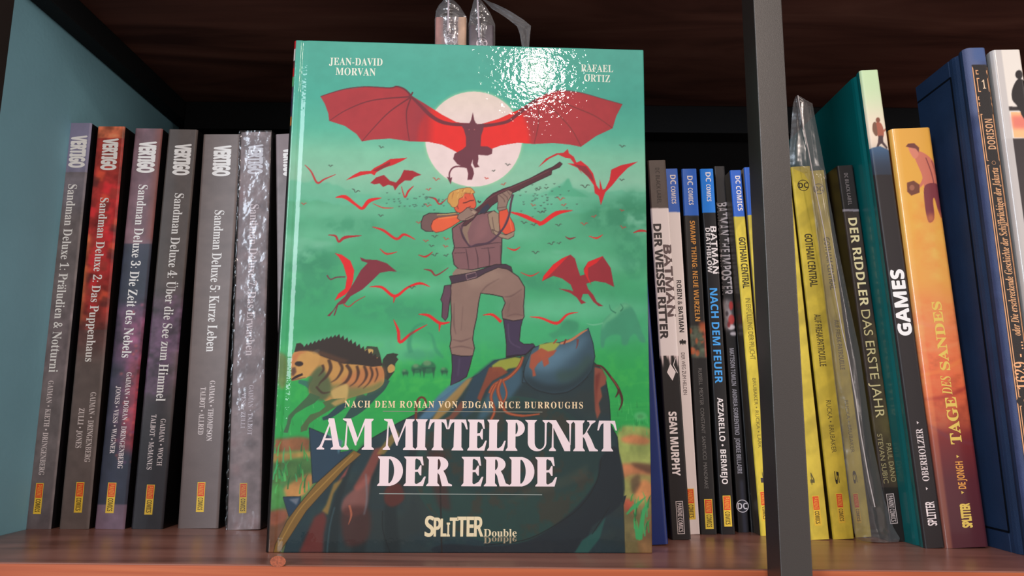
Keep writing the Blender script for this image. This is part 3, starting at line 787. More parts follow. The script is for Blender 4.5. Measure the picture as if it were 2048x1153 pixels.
for i in range(len(Pp) - 1):
    q = []
    for (x, y) in (Pp[i], Pp[i + 1]):
        for dx in (-.9, .9):
            q.append(Mi @ Vector(at_y((x + dx, y), YJ - .0035)))
    q += [p + Vector((0, .0006, 0)) for p in q]
    m_.add(q, [(0, 1, 3, 2), (4, 6, 7, 5), (0, 2, 6, 4), (1, 5, 7, 3)])
m_.build('bag_seam', plain('bag_seam_clear', (190, 186, 188), 0.25, .6), J_.root)

def pl(b, c):
    b.band(100, 1110, (34, 30, 32))
    b.band(100, 345, (208, 200, 176)); b.band(100, 215, (176, 204, 160), .9, blur=22); b.band(235, 345, (216, 196, 178), .8, blur=14)
    # walking hiker with backpack
    c.ell(*b.v(241, .58), 4.2, 5.5, (120, 74, 58)); 
    P = lambda L: [b.v(y, f) for f, y in L]
    c.poly(P([(.44, 247), (.70, 247), (.80, 262), (.72, 276), (.50, 276), (.42, 262)]), (150, 84, 66), smooth=True)
    c.poly(P([(.30, 248), (.46, 246), (.46, 270), (.34, 272), (.24, 262)]), (110, 78, 62), smooth=True)
    c.poly(P([(.50, 272), (.72, 272), (.70, 284), (.88, 296), (.82, 299), (.60, 288), (.50, 290), (.36, 300), (.28, 298), (.42, 286)]), (70, 52, 54))
    c.stroke(P([(.62, 250), (.80, 262), (.92, 258)]), 3, (150, 90, 72))
    c.poly(P([(-.2, 300), (.15, 296), (.5, 293), (1.2, 306), (1.2, 400), (-.2, 400)]), (62, 92, 124)); b.band(315, 420, (34, 40, 52), .95, blur=12)
    b.band(350, 1110, (34, 30, 32))
L_ = Book('teal hardcover with a pale green spine top, a tiny hiker and black lower spine', (1720, 141), (1758, 140), (1850, 1098), (1891, 1098), paint=pl, hard=True, rad=.002, depth=.16, base=(34, 30, 32), cover=(0, 100, 102), cover_rough=.38, coat=.2, res=(30, 560))
L_.text('GAMES', 'bold', 671, 540, .80, .16, (232, 220, 222), -.02, .05); L_.text('OBERHOLZER', 'serif', 963, 858, .66, .34, (200, 188, 188)); L_.text('SPLITTER', 'bold', 1052, 1004, .74, .30, (214, 202, 202), -.05)
L_.flat([(.44, 843), (.54, 846), (.44, 849)], (200, 188, 188)); L_.flat([(.44, 975), (.54, 978), (.44, 981)], (200, 188, 188)); L_.done()

def pm(b, c):
    ys = [258, 420, 560, 640, 700, 780, 860, 960, 1098]
    cs = [(236, 160, 70), (236, 162, 66), (226, 152, 74), (220, 124, 80), (214, 104, 70), (180, 66, 48), (120, 42, 42), (84, 36, 44), (74, 36, 44)]
    for i, y in enumerate(range(240, 1110, 6)):
        col = [np.interp(y, ys, [k[j] for k in cs]) for j in range(3)]
        b.band(y, y + 7, col)
    b.band(600, 860, (240, 140, 80), .35, blur=8, noise=.5)
    for y0, f0, y1, f1, col in ((752, -.1, 712, 1.1, (236, 130, 70)), (700, -.1, 680, 1.1, (236, 136, 90)), (640, -.1, 655, 1.1, (226, 130, 92)), (800, -.1, 770, 1.1, (150, 50, 46)), (850, 0, 890, 1.1, (110, 50, 60))):
        c.stroke([b.v(y0, f0), b.v((y0 + y1) / 2 + 8, .5), b.v(y1, f1)], [5, 8, 5], col, .6, blur=1.6)
    b.band(240, 1110, (248, 176, 110), .25, f0=.0, f1=.17, blur=1)  # highlight of the rounded hinge, painted along the left edge
    b.band(380, 560, (226, 156, 84), .6, f0=.3, f1=.9, blur=16, noise=.3)
    P = lambda L: [b.v(y, f) for f, y in L]
    SK = (196, 112, 92); DK = (120, 56, 62)
    c.poly(P([(.46, 310), (.62, 304), (.84, 318), (.98, 342), (1.0, 372), (.94, 384), (.86, 378), (.62, 380), (.58, 350)]), SK, smooth=True)      # torso
    c.poly(P([(.36, 292), (.48, 290), (.56, 300), (.56, 312), (.46, 318), (.38, 306)]), (206, 126, 104), smooth=True)
    c.poly(P([(.30, 294), (.36, 288), (.50, 287), (.60, 296), (.58, 306), (.52, 298), (.40, 296)]), (110, 62, 56))
    c.stroke(P([(.58, 322), (.64, 350), (.54, 370), (.40, 378)]), [7, 6, 5], SK); c.stroke(P([(.92, 340), (.98, 365), (.94, 382)]), [6, 6, 5], (206, 110, 80))
    c.stroke(P([(.72, 316), (.80, 345), (.84, 378)]), 1.8, (110, 54, 60)); c.stroke(P([(.84, 322), (.92, 350)]), 1.6, (130, 64, 62))
    c.poly(P([(.62, 372), (.94, 370), (1.0, 400), (.96, 428), (.90, 436), (.84, 420), (.80, 398), (.76, 402), (.74, 436), (.64, 446), (.58, 440), (.56, 410)]), DK, smooth=True)
    c.ell(*b.v(438, .66), 8, 10, (226, 140, 80), .55, blur=3); c.ell(*b.v(430, .92), 6, 8, (226, 140, 80), .5, blur=3)
    c.poly(P([(.22, 366), (.38, 362), (.50, 370), (.48, 386), (.28, 392), (.20, 384)]), (110, 64, 50)); c.ell(*b.v(376, .32), 5, 5.5, (150, 96, 76))
M_ = Book('orange hardcover with a bare-chested man in braces printed on its spine', (1781, 258), (1868, 257), (1891, 1098), (1976, 1097), paint=pm, hard=True, rad=.0035, depth=.17, base=(226, 150, 70), cover=(196, 110, 50), res=(64, 640), mat=PRN_GLOSS)
YL = (230, 186, 92)
M_.text('SANDES', 'serif', 741, 604, .64, .43, YL, .0, .03); M_.text('DES', 'italic', 790, 752, .62, .40, YL); M_.text('TAGE', 'serif', 889, 795, .68, .44, YL, .0, .03)
M_.text('DE JONGH', 'bold', 979, 924, .64, .47, (216, 150, 74), -.04); M_.text('SPLITTER', 'bold', 1056, 1008, .66, .45, YL, -.05, .05)
for y in (914, 986): M_.flat([(.52, y - 3), (.58, y), (.52, y + 3)], YL)
M_.done()

GOLD = (196, 144, 104)
def pn(b, c):
    b.band(60, 1140, (52, 64, 100), noise=.12); b.band(60, 230, (96, 104, 136), .6, f0=.0, f1=.6, blur=4)
    b.band(60, 125, (60, 82, 126), .9, f0=.3, blur=4)
    b.band(130, 1140, (30, 27, 27), f0=.20)
PRN_N = PRN_CLOTH
N_ = Book('dark blue cloth-like hardcover with a gold framed ornate black spine', (1930, 96), (1976, 95), (2066, 1118), (2113, 1118), paint=pn, hard=True, rad=.004, depth=.066, base=(52, 64, 100), cover=plain('blue_cloth', (30, 52, 84), .6, .3, var=.12, vscale=40, bump=(1400, .5, .0005)), res=(40, 640), mat=PRN_N,
          side_path=[(0, .066), (0, .0215), (.0004, .021), (.0004, .0195), (0, .019), (0, .0165), (.0006, .0140), (.0020, .0115), (.0008, .009), (0, .0065), (0, .004)])
NF = lambda f: .2 + (f - .40) / .57 * .75
def frame(y0, y1, f0, f1, c=GOLD, t=.04, ty=2.0):
    f0, f1 = NF(f0), NF(f1)
    N_.flat([(f0, y0), (f1, y0), (f1, y0 + ty), (f0, y0 + ty)], c); N_.flat([(f0, y1 - ty), (f1, y1 - ty), (f1, y1), (f0, y1)], c)
    for f in (f0, f1 - t): N_.flat([(f, y0 + ty), (f + t, y0 + ty), (f + t, y1 - ty), (f, y1 - ty)], c)
frame(133, 232, .40, .97); frame(156, 184, .50, .90); frame(140, 149, .50, .90); frame(193, 200, .46, .94, ty=1.6); frame(205, 212, .46, .94, ty=1.6)
frame(222, 800, .40, .97); frame(228, 322, .47, .92, ty=1.5); frame(330, 795, .47, .92, ty=1.5); frame(806, 918, .40, .97); frame(812, 912, .47, .92, ty=1.5); frame(926, 1100, .40, .97)
N_.htext('1', 'serif', .60, 169, 7, 18, (200, 176, 150))
N_.text('DORISON', 'bold', 299, 238, .78, .44, (186, 142, 106), .04); N_.text('oder Die erschreckende Geschichte der Schiffbrüchigen der Jakarta', 'italic', 672, 336, .74, .42, (200, 150, 108))
N_.text('- 1629 - ...', 'serif', 795, 684, .78, .30, (206, 152, 110), .03); N_.text('MONTAIGNE', 'bold', 900, 820, .78, .46, (180, 140, 106)); N_.ring(.58, 326, 4, GOLD); N_.ring(.58, 802, 4, GOLD); N_.done()
TL_ = plain('tooled_groove', (8, 14, 24), .8, .1)
for z_ in (.013, N_.h - .013): MB().box(-.00025, .0001, .0205, .0655, z_ - .0007, z_ + .0007).build('tooled_line', TL_, N_.root)
MB().box(-.00025, .0001, .0198, .0212, .013, N_.h - .013).build('tooled_line', TL_, N_.root)

def po(b, c):
    b.band(60, 1200, (44, 38, 40)); b.band(60, 278, (206, 200, 192)); b.band(60, 1200, (176, 172, 170), .95, f0=-.2, f1=.30)
    b.band(225, 276, (224, 168, 120), f0=.34); b.band(232, 258, (196, 96, 90), .8, f0=.34, blur=2); b.band(214, 222, (40, 34, 36), f0=.30)
    P = lambda L: [b.v(y, f) for f, y in L]
    DK = (28, 24, 26)
    c.ell(*b.v(150, .76), 7.5, 9, DK)
    c.poly(P([(.68, 160), (.86, 160), (1.1, 172), (1.1, 215), (.98, 225), (.62, 222), (.56, 212), (.44, 200), (.48, 180)]), DK, smooth=True)
    c.poly(P([(.62, 214), (1.05, 214), (1.05, 278), (.84, 290), (.74, 240), (.66, 230)]), DK)
    b.band(278, 1200, (44, 38, 40), f0=.30)
O_ = Book('white topped hardcover with a dark standing silhouette, at the far right', (1984, 100), (2046, 99), (2121, 1130), (2184, 1130), paint=po, hard=True, rad=.003, depth=.06, base=(206, 200, 192), cover=(180, 176, 172), res=(40, 560), mat=PRN_GLOSS, Y=N_.Y - .0005)
O_.done()

# ------------------------------------------------------------------ the big green book, facing the room
cTL, cTR, cBL, cBR = (590, 78), (1290, 101), (530, 1107.0), (1305, 1108.0)
pBL, pBR = on_shelf(cBL), on_shelf(cBR)
ex = pBR - pBL; CW = np.linalg.norm(ex); ex /= CW
best = None
for phi in np.linspace(-0.12, 0.12, 481):             # lean of the cover, solved from the printed corners
    back = np.array([-ex[1], ex[0], 0.0])
    ez = np.array([0, 0, 1]) * math.cos(phi) + back * math.sin(phi)
    nn = np.cross(ex, ez)
    q = hit([cTL, cTR], pBL, nn)
    e = abs(np.linalg.norm(q[1] - q[0]) - CW)
    if best is None or e < best[0]: best = (e, phi, ez, nn, q)
_, phi, ez, nn, q = best
if phi < -0.022:
    phi = -0.022; ez = np.array([0, 0, 1]) * math.cos(phi) + back * math.sin(phi); nn = np.cross(ex, ez); q = hit([cTL, cTR], pBL, nn)
CH = float(((q - pBL) @ ez).mean())
print('cover', CW, CH, phi, pBL, pBR)
eyv = np.cross(ez, ex)                                  # into the book
MC = Matrix(((ex[0], eyv[0], ez[0], pBL[0]), (ex[1], eyv[1], ez[1], pBL[1]), (ex[2], eyv[2], ez[2], pBL[2]), (0, 0, 0, 1)))
big = thing('comic_album', 'big green hardcover album standing front-on before the row of books', 'book', None, MC)
MCi = np.array(MC.inverted())
def cloc(p):
    h_ = hit(p, pBL, nn)
    return (np.concatenate([h_, np.ones((len(h_), 1))], 1) @ MCi.T)[:, [0, 2]]
# printed area follows the four corners of the photographed cover
src = cloc([cTL, cTR, cBR, cBL]); dst = np.array([(0, CH), (CW, CH), (CW, 0), (0, 0)])
A_ = []
for (x, y), (X, Y_) in zip(src, dst):
    A_ += [[x, y, 1, 0, 0, 0, -X * x, -X * y, X], [0, 0, 0, x, y, 1, -Y_ * x, -Y_ * y, Y_]]
A_ = np.array(A_); hm = np.append(np.linalg.solve(A_[:, :8], A_[:, 8]), 1).reshape(3, 3)
def cface(p):
    s_ = cloc(p); k = np.concatenate([s_, np.ones((len(s_), 1))], 1) @ hm.T
    return k[:, :2] / k[:, 2:]
RW, RH = 600, 816
cv = Canvas(RW, RH, lambda p: (lambda k: np.stack([k[:, 0] / CW * RW, (1 - k[:, 1] / CH) * RH], 1))(cface(p)), (90, 180, 150))
cv.pxw = 740.0
yy = np.linspace(80, 1107, RH)[:, None]; xx = np.linspace(560, 1297, RW)[None]
n_lo = fbm(RH, RW, 9, 3, 5, 5); n_hi = fbm(RH, RW, 60, 40, 3, 6); cv.n1 = fbm(RH, RW, 30, 24, 4, 8)
keys = [80, 200, 270, 320, 370, 400, 430, 500, 560, 640, 700, 760, 830, 880, 930, 1107]
cc = [(98, 182, 166), (88, 182, 164), (104, 192, 168), (142, 204, 176), (152, 202, 176), (140, 200, 172), (106, 188, 156), (92, 184, 142), (84, 180, 132), (76, 180, 130), (72, 176, 124), (52, 174, 102), (40, 168, 90), (44, 164, 88), (70, 150, 84), (104, 120, 80)]
for j in range(3): cv.a[..., j] = (np.interp(yy[:, 0], keys, [k[j] for k in cc])[:, None] + (n_lo - .5) * 14) / 255
def rect(y0, y1, x0=500, x1=1340): return cv.mask([(x0, y0), (x1, y0), (x1, y1), (x0, y1)])
# banks of mist and forest
def ridge(pts, col, al, bot=900, blur=1.2, fade=None):
    P = []
    rr = np.random.RandomState(len(pts) * 7 + int(pts[0][1]))
    for (x0, y0), (x1, y1) in zip(pts[:-1], pts[1:]):
        k = max(2, int(abs(x1 - x0) / 9))
        for i in range(k): P.append((x0 + (x1 - x0) * i / k, y0 + (y1 - y0) * i / k + rr.uniform(-4, 3)))
    P.append(pts[-1]); P += [(pts[-1][0], bot), (pts[0][0], bot)]
    m = blur1(cv.mask(P), blur)
    if fade: m = m * np.clip(1 - (yy - fade[0]) / (fade[1] - fade[0]), 0, 1)
    cv.lay(m, col, al)
ridge([(500, 366), (640, 362), (760, 398), (860, 400), (1000, 392), (1050, 392), (1098, 386), (1110, 378), (1132, 362), (1140, 360), (1148, 376), (1180, 384), (1320, 384)], (116, 192, 162), .8, fade=(380, 520))
ridge([(500, 400), (640, 404), (720, 414), (800, 412), (870, 425), (1000, 440), (1120, 430), (1230, 420), (1320, 410)], (98, 178, 140), .7, fade=(420, 600))
cv.poly([(1096, 392), (1106, 378), (1128, 372), (1137, 358), (1140, 359), (1147, 378), (1164, 386), (1180, 396)], (84, 178, 142), .55, blur=1)
m = np.clip((n_lo - .45) * 5, 0, 1) * np.clip((yy - 380) / 40, 0, 1) * np.clip((700 - yy) / 120, 0, 1); cv.lay(m, (72, 160, 120), .38)
m = np.clip((fbm(RH, RW, 14, 4, 4, 21) - .56) * 6, 0, 1) * np.clip((yy - 400) / 40, 0, 1) * np.clip((600 - yy) / 80, 0, 1); cv.lay(m, (156, 208, 184), .55)
for x, y, rx, ry in ((1120, 515, 90, 12), (940, 500, 70, 14), (800, 575, 110, 16), (640, 470, 80, 14), (1230, 530, 60, 14), (1010, 470, 80, 10), (700, 420, 120, 14), (720, 700, 160, 30), (1150, 620, 150, 22)):
    cv.ell(x, y, rx, ry, (146, 208, 178), .42, blur=7)
for x, y, rx, ry in ((620, 560, 55, 60), (640, 520, 46, 26), (1270, 470, 40, 90), (1240, 430, 60, 30), (700, 450, 60, 14), (1200, 440, 40, 20), (1110, 565, 70, 22), (790, 620, 90, 20), (1060, 560, 50, 14), (770, 540, 60, 12)):
    m = cv.mask(np.stack([x + rx * np.cos(np.linspace(0, 6.2, 40)), y + ry * np.sin(np.linspace(0, 6.2, 40))], 1)); cv.lay(blur1(m, 6) * np.clip(.35 + (n_hi - .4) * 3, 0, 1), (62, 150, 116), .5)
ridge([(500, 745), (640, 725), (760, 735), (900, 748), (1050, 735), (1150, 715), (1230, 690), (1320, 676)], (50, 176, 96), .55, blur=6)
cv.lay(np.clip((n_hi - .5) * 4, 0, 1) * np.clip((yy - 690) / 80, 0, 1) * np.clip((860 - yy) / 60, 0, 1), (90, 190, 96), .4)
for i in range(30):
    x = 540 + 760 * RNG.rand(); y = 740 + 110 * RNG.rand(); cv.stroke([(x, y), (x + 40, y - 3 - 4 * RNG.rand()), (x + 90, y - 6)], [1, 3, 1], (110, 196, 104), .22, blur=.8)
# moon
cv.ell(950, 279, 99, 97, (170, 214, 176), .8, blur=2); mm = cv.ell(950, 279, 96.5, 95, (236, 218, 216))
cv.lay(mm * np.clip((270 - yy) / 120, 0, 1), (226, 214, 196), .8)
def K(x0, y0, s_, L): return [(x0 + a / s_, y0 + b / s_) for a, b in L]
c4 = lambda L: K(540, 60, 2.8825, L)
c5 = lambda L: K(900, 60, 2.883, L)
c6 = lambda L: K(540, 440, 2.8825, L)
c7 = lambda L: K(900, 440, 2.883, L)
cm = lambda L: K(820, 340, 4.4346, L)
ch = lambda L: K(530, 640, 4.803, L)
cg = lambda L: K(530, 860, 4.433, L)
ce = lambda L: K(1060, 640, 4.4346, L)
cf = lambda L: K(1060, 860, 4.4346, L)
cb = lambda L: K(520, 780, 2.56, L)
# great bat-winged creature
LW = c4([(300, 382), (355, 362), (450, 340), (560, 328), (690, 334), (740, 326), (785, 342), (822, 378), (900, 425), (1000, 490), (1080, 532), (1150, 545), (1190, 600), (1160, 690), (1100, 715), (1060, 692), (1000, 662), (920, 645), (812, 642), (700, 626), (600, 632), (538, 642), (508, 600), (440, 552), (350, 523), (345, 480), (325, 425)])
RWg = c5([(180, 548), (290, 515), (400, 465), (480, 415), (540, 380), (640, 352), (760, 366), (880, 400), (1000, 434), (965, 500), (943, 572), (850, 615), (760, 678), (700, 665), (600, 655), (490, 661), (400, 652), (300, 668), (200, 705), (150, 640)])
for Wg in (LW, RWg):
    m = cv.mask(Wg); sh = (186, 66, 74)
    cv.lay(m, sh)
    cv.lay(m * np.clip((cv.n1 - .4) * 2, 0, 1), (164, 54, 66), .35)
    cv.lay(m * blur1(cv.mask(np.stack([950 + 112 * np.cos(np.linspace(0, 6.2, 50)), 279 + 100 * np.sin(np.linspace(0, 6.2, 50))], 1)), 3), (232, 50, 46))
cv.lay(cv.mask(LW) * np.clip((xx - 780) / 60, 0, 1) * np.clip((860 - xx) / 20, 0, 1), (150, 56, 76), .5)
DKR = (120, 46, 60)
for L in ([(820, 385), (600, 405), (450, 460), (352, 522)], [(820, 388), (700, 470), (610, 560), (540, 640)], [(822, 390), (796, 470), (800, 560), (812, 640)]): cv.stroke(c4(L), [3.2, 2.2, 1.4], DKR, .8)
cv.stroke(c4([(300, 382), (360, 362), (450, 338), (560, 327), (700, 334), (740, 326), (785, 342), (822, 378)]), [1.4, 2.4, 4], DKR, .9)
cv.stroke(c4([(810, 372), (870, 430), (930, 490), (990, 528), (1060, 545), (1150, 548), (1200, 552)]), [4, 8, 8, 6, 9], (132, 52, 68)); cv.stroke(c4([(822, 380), (832, 358)]), 3, DKR)
for L in ([(500, 400), (520, 480), (515, 560), (492, 660)], [(560, 420), (640, 500), (710, 580), (762, 676)], [(600, 400), (750, 460), (850, 505), (942, 570)]): cv.stroke(c5(L), [2.6, 2.4, 1.6], (134, 58, 60), .75)
cv.stroke(c5([(480, 415), (560, 374), (640, 352), (760, 366), (880, 400), (1000, 434)]), [3, 2, 1.5], DKR, .6)
cv.stroke(c5([(190, 555), (260, 548), (340, 530), (390, 495), (450, 450), (510, 405)]), [8, 6, 7, 7, 5], (130, 54, 68))
BD = (126, 66, 82)
cv.poly(c5([(140, 476), (148, 520), (160, 545), (205, 542), (200, 575), (188, 610), (184, 672), (225, 674), (252, 690), (250, 716), (225, 726), (170, 722), (172, 745), (166, 775), (178, 792), (150, 796), (138, 770), (140, 745), (128, 780), (140, 800), (146, 830), (134, 866), (108, 866), (112, 830), (104, 800), (50, 775), (26, 745), (34, 715), (80, 690), (100, 672), (100, 620), (88, 575), (70, 548), (118, 545), (130, 520)]), BD)
cv.stroke(c5([(100, 792), (50, 788), (20, 800), (4, 830), (6, 862)]), [3.4, 3, 3], BD); cv.poly(c5([(-12, 846), (8, 856), (20, 850), (12, 892)]), BD)
cv.ell(941, 260, 1.2, .9, (190, 120, 120)); cv.ell(951.5, 260, 1.2, .9, (190, 120, 120))
# flyers
RD = (226, 34, 42); DR = (150, 38, 56); DD = (92, 62, 66)
def fly(P, c=RD, wd=(1, 4, 2, 4, 1), al=1.0): cv.stroke(P, wd, c, al)
def bird(x, y, s_, c=DD, al=.8, r=0.0):
    t = np.array([(-1, -.35), (-.45, -.3), (0, .2), (.45, -.35), (1, -.25)]) * s_; cr, sr = math.cos(r), math.sin(r)
    cv.stroke(np.stack([x + t[:, 0] * cr - t[:, 1] * sr, y + t[:, 0] * sr + t[:, 1] * cr], 1), [.8, 1.5 + s_ * .1, 1.3, 1.5 + s_ * .1, .8], c, al)
cv.poly(c4([(445, 866), (490, 835), (530, 815), (590, 812), (610, 795), (650, 775), (700, 745), (800, 737), (770, 755), (720, 778), (650, 800), (620, 822), (610, 838), (590, 828), (540, 836)]), (214, 40, 48)); cv.poly(c4([(600, 812), (640, 790), (700, 758), (700, 778), (630, 815)]), DR, .8)
cv.poly(c4([(586, 882), (620, 850), (665, 836), (700, 870), (735, 880), (760, 850), (780, 808), (830, 812), (880, 836), (840, 848), (820, 868), (785, 868), (750, 895), (728, 925), (718, 900), (690, 892), (660, 905), (640, 885), (610, 890)]), (176, 40, 56))
for P, c, wd in ((c4([(208, 776), (245, 815), (280, 880), (320, 860), (386, 832)]), (200, 60, 64), (1, 3, 4, 3, 1)), (c4([(765, 902), (785, 965), (805, 930), (836, 900)]), (206, 48, 52), (1, 3, 4, 1)),
                 (c4([(385, 965), (440, 962), (500, 1005), (540, 1028), (580, 985), (650, 968)]), RD, (1, 8, 5, 6, 8, 1)), (c4([(600, 1000), (660, 1025), (720, 1026)]), (210, 80, 70), (1, 2.5, 1)),
                 (c4([(925, 965), (960, 975), (985, 1005), (1028, 972)]), (196, 50, 56), (1, 4, 3, 1)), (c6([(342, 86), (385, 92), (404, 125), (440, 100), (535, 90)]), (186, 44, 54), (1, 4, 4, 6, 1)),
                 (c6([(596, 40), (660, 60), (735, 110), (780, 84), (845, 114)]), (216, 44, 48), (1, 5, 5, 5, 1)), (c6([(640, 166), (680, 196), (740, 184)]), (210, 62, 56), (1, 4, 1)), (c6([(862, 202), (905, 212), (945, 184)]), (196, 40, 46), (1, 4, 1)),
                 (c6([(892, 284), (935, 294), (965, 320), (1035, 276)]), (160, 48, 60), (1, 4, 3, 1)), (c6([(580, 386), (650, 388), (725, 440), (800, 390), (870, 366), (928, 386)]), RD, (1, 5, 6, 4, 5, 1)), (c6([(725, 440), (718, 478)]), RD, (5, 1)),
                 (c6([(862, 544), (920, 552), (985, 596), (1042, 590)]), (222, 44, 46), (1, 6, 6, 2)), (c6([(985, 600), (980, 645)]), RD, (5, 1)), (c6([(718, 574), (745, 640), (755, 705), (820, 655), (912, 604)]), (222, 44, 50), (1, 6, 6, 5, 1)),
                 (c7([(195, 550), (250, 548), (300, 590)]), (222, 44, 46), (1, 5, 6)), (c7([(465, 560), (530, 568), (620, 598), (680, 548), (742, 535)]), (222, 56, 54), (1, 4, 6, 4, 1)), (c7([(412, 304), (470, 325), (520, 302)]), (206, 66, 60), (1, 3, 1)),
                 (c7([(335, 162), (378, 176), (410, 158)]), (216, 56, 50), (1, 4, 1)), (c7([(670, 98), (695, 112), (730, 102)]), (150, 60, 66), (1, 4, 1)), (c7([(805, 96), (850, 108), (885, 88)]), (222, 66, 56), (1, 4, 1)), (c7([(1060, 78), (1100, 66), (1140, 70)]), (200, 56, 56), (1, 5, 3)),
                 (cm([(905, 380), (1000, 405), (1090, 450), (1153, 470)]), RD, (2, 7, 5, 7)), (c5([(520, 1115), (540, 1115), (620, 1060), (712, 1044)]), RD, (8, 8, 9, 1)), (c5([(360, 1052), (440, 1075), (500, 1105), (530, 1125)]), RD, (1, 6, 6, 8))):
    fly(P, c, wd)
cv.poly(c5([(515, 795), (560, 745), (620, 715), (660, 712), (686, 690), (692, 715), (720, 735), (745, 790), (768, 835), (735, 790), (700, 745), (670, 740), (630, 722), (580, 745)]), (206, 48, 56))
cv.poly(c5([(682, 772), (720, 775), (760, 758), (800, 790), (830, 830), (850, 900), (868, 925), (868, 865), (878, 900), (885, 925), (900, 920), (925, 870), (935, 810), (990, 785), (1088, 764), (1030, 800), (980, 850), (940, 900), (900, 940), (875, 1014), (862, 960), (840, 945), (835, 900), (800, 850), (745, 800)]), (214, 36, 54)); cv.poly(c5([(720, 778), (790, 790), (825, 840), (835, 880), (780, 830)]), (150, 52, 66), .9)
cv.poly(c6([(380, 190), (420, 200), (470, 235), (492, 290), (485, 350), (470, 400), (440, 430), (378, 465), (400, 425), (440, 395), (450, 330), (430, 260), (405, 215)]), RD)
cv.poly(c6([(525, 215), (560, 228), (620, 230), (680, 250), (738, 298), (690, 296), (640, 305), (600, 345), (540, 400), (470, 440), (440, 480), (400, 490), (380, 550), (372, 550), (390, 500), (350, 555), (335, 552), (370, 520), (395, 480), (440, 440), (490, 360), (530, 290), (570, 248), (535, 236)]), (142, 52, 70)); cv.stroke(c6([(335, 318), (355, 342), (390, 330), (440, 328)]), 2.6, (130, 70, 80)); cv.stroke(c6([(430, 485), (460, 500), (500, 470), (555, 440)]), [2.5, 2, 1], (196, 60, 60))
cv.poly(c7([(535, 356), (545, 325), (600, 260), (650, 225), (700, 203), (725, 225), (740, 280), (755, 325), (780, 318), (775, 285), (800, 245), (885, 212), (930, 280), (950, 390), (900, 365), (840, 355), (790, 370), (800, 400), (830, 435), (850, 475), (888, 500), (860, 500), (830, 475), (800, 430), (770, 430), (760, 460), (788, 480), (760, 488), (735, 450), (700, 425), (630, 398), (690, 405), (715, 415), (700, 375), (650, 340), (600, 325)]), (166, 50, 64))
cv.poly(c7([(535, 356), (545, 325), (600, 260), (650, 225), (690, 207), (640, 260), (600, 300), (570, 330)]), RD, .9); cv.poly(c7([(775, 300), (800, 245), (885, 212), (850, 250), (800, 280), (800, 330), (820, 380), (800, 350)]), RD, .9)
rr = np.random.RandomState(4)
for x, y, s_, k in [(765, 295, 6, 0), (664, 332, 5, 0), (714, 383, 9, 0), (1246, 295, 7, 0), (1018, 331, 6, 0), (990, 343, 4, 0), (975, 358, 5, 1), (1010, 370, 6, 1), (1080, 380, 6, 0), (1172, 375, 10, 0), (875, 360, 8, 1), (860, 380, 6, 1), (858, 412, 8, 1), (1068, 412, 6, 1), (1130, 412, 6, 1), (1123, 400, 9, 1), (1090, 425, 6, 0), (1083, 426, 7, 0), (1190, 435, 6, 1), (1245, 423, 5, 1), (872, 474, 7, 0), (894, 479, 7, 1), (865, 493, 6, 0), (893, 494, 6, 1), (872, 511, 8, 0), (895, 512, 6, 0), (854, 483, 6, 1), (1070, 451, 7, 0), (1050, 447, 7, 0), (1119, 452, 7, 0), (1170, 450, 8, 1), (1247, 457, 7, 1), (1073, 507, 8, 0), (1105, 489, 8, 0), (1120, 488, 5, 0), (826, 576, 8, 0), (610, 408, 6, 1), (764, 432, 6, 0), (840, 446, 6, 1), (1245, 362, 6, 0), (1095, 378, 5, 0)]:
    bird(x, y, s_, (206, 80, 70) if k else (84, 92, 84), .8, rr.uniform(-.3, .3))
for i in range(46): bird(850 + 45 * rr.randn(), 402 + 9 * rr.randn(), 2.2, (84, 110, 100), .7); bird(1085 + 26 * rr.randn(), 400 + 18 * rr.randn(), 2.4, (84, 110, 100), .7)
# far beasts in the mist
cv.stroke([(853, 650), (845, 648), (832, 655), (824, 670), (820, 690), (824, 706)], [1.5, 4, 5, 7, 9, 10], (60, 146, 118), .5, blur=1); cv.stroke([(855, 665), (866, 672), (874, 700), (888, 716)], [1, 4, 8, 5], (60, 146, 118), .45, blur=1); cv.ell(840, 710, 32, 10, (70, 156, 124), .5, blur=3)
for x, y, s_ in ((812, 745, .6), (835, 738, 1.0), (858, 735, 1.4), (890, 742, .7)):
    cv.ell(x, y, 11 * s_, 9 * s_, (50, 106, 84), .7, blur=1); cv.ell(x - 2, y - 6 * s_, 6 * s_, 4 * s_, (150, 170, 130), .6, blur=1); cv.poly([(x - 9 * s_, y), (x - 6 * s_, y + 16 * s_), (x - 3 * s_, y + 2), (x + 5 * s_, y + 2), (x + 8 * s_, y + 17 * s_), (x + 10 * s_, y)], (40, 92, 76), .7, blur=.6)
cv.poly(c7([(870, 690), (880, 600), (920, 550), (960, 520), (1010, 480), (1060, 520), (1090, 590), (1110, 650), (1130, 705), (1100, 705), (1070, 660), (1040, 680), (1025, 720), (995, 720), (985, 670), (940, 665), (900, 690), (890, 735), (875, 735)]), (76, 156, 128), .85, smooth=True, blur=1)
cv.poly(c7([(950, 520), (1010, 478), (1050, 500), (1000, 520), (960, 560), (900, 600), (880, 640), (880, 600)]), (140, 204, 160), .7, blur=2); cv.stroke(c7([(790, 600), (830, 608), (885, 598)]), [1, 3, 3], (130, 196, 160), .8)
for L in ([(960, 540), (930, 520), (922, 490)], [(985, 530), (1000, 510), (985, 486)]): cv.stroke(c7(L), [3, 2, 1], (50, 120, 96), .8)
cv.ell(1140, 652, 18, 12, (72, 158, 122), .7, blur=2); cv.poly(c7([(570, 660), (620, 640), (680, 580), (745, 600), (740, 640), (700, 670), (640, 670), (600, 690)]), (70, 156, 120), .7, blur=1.5)
cv.ell(1254, 650, 60, 60, (84, 176, 132), .25, blur=12)
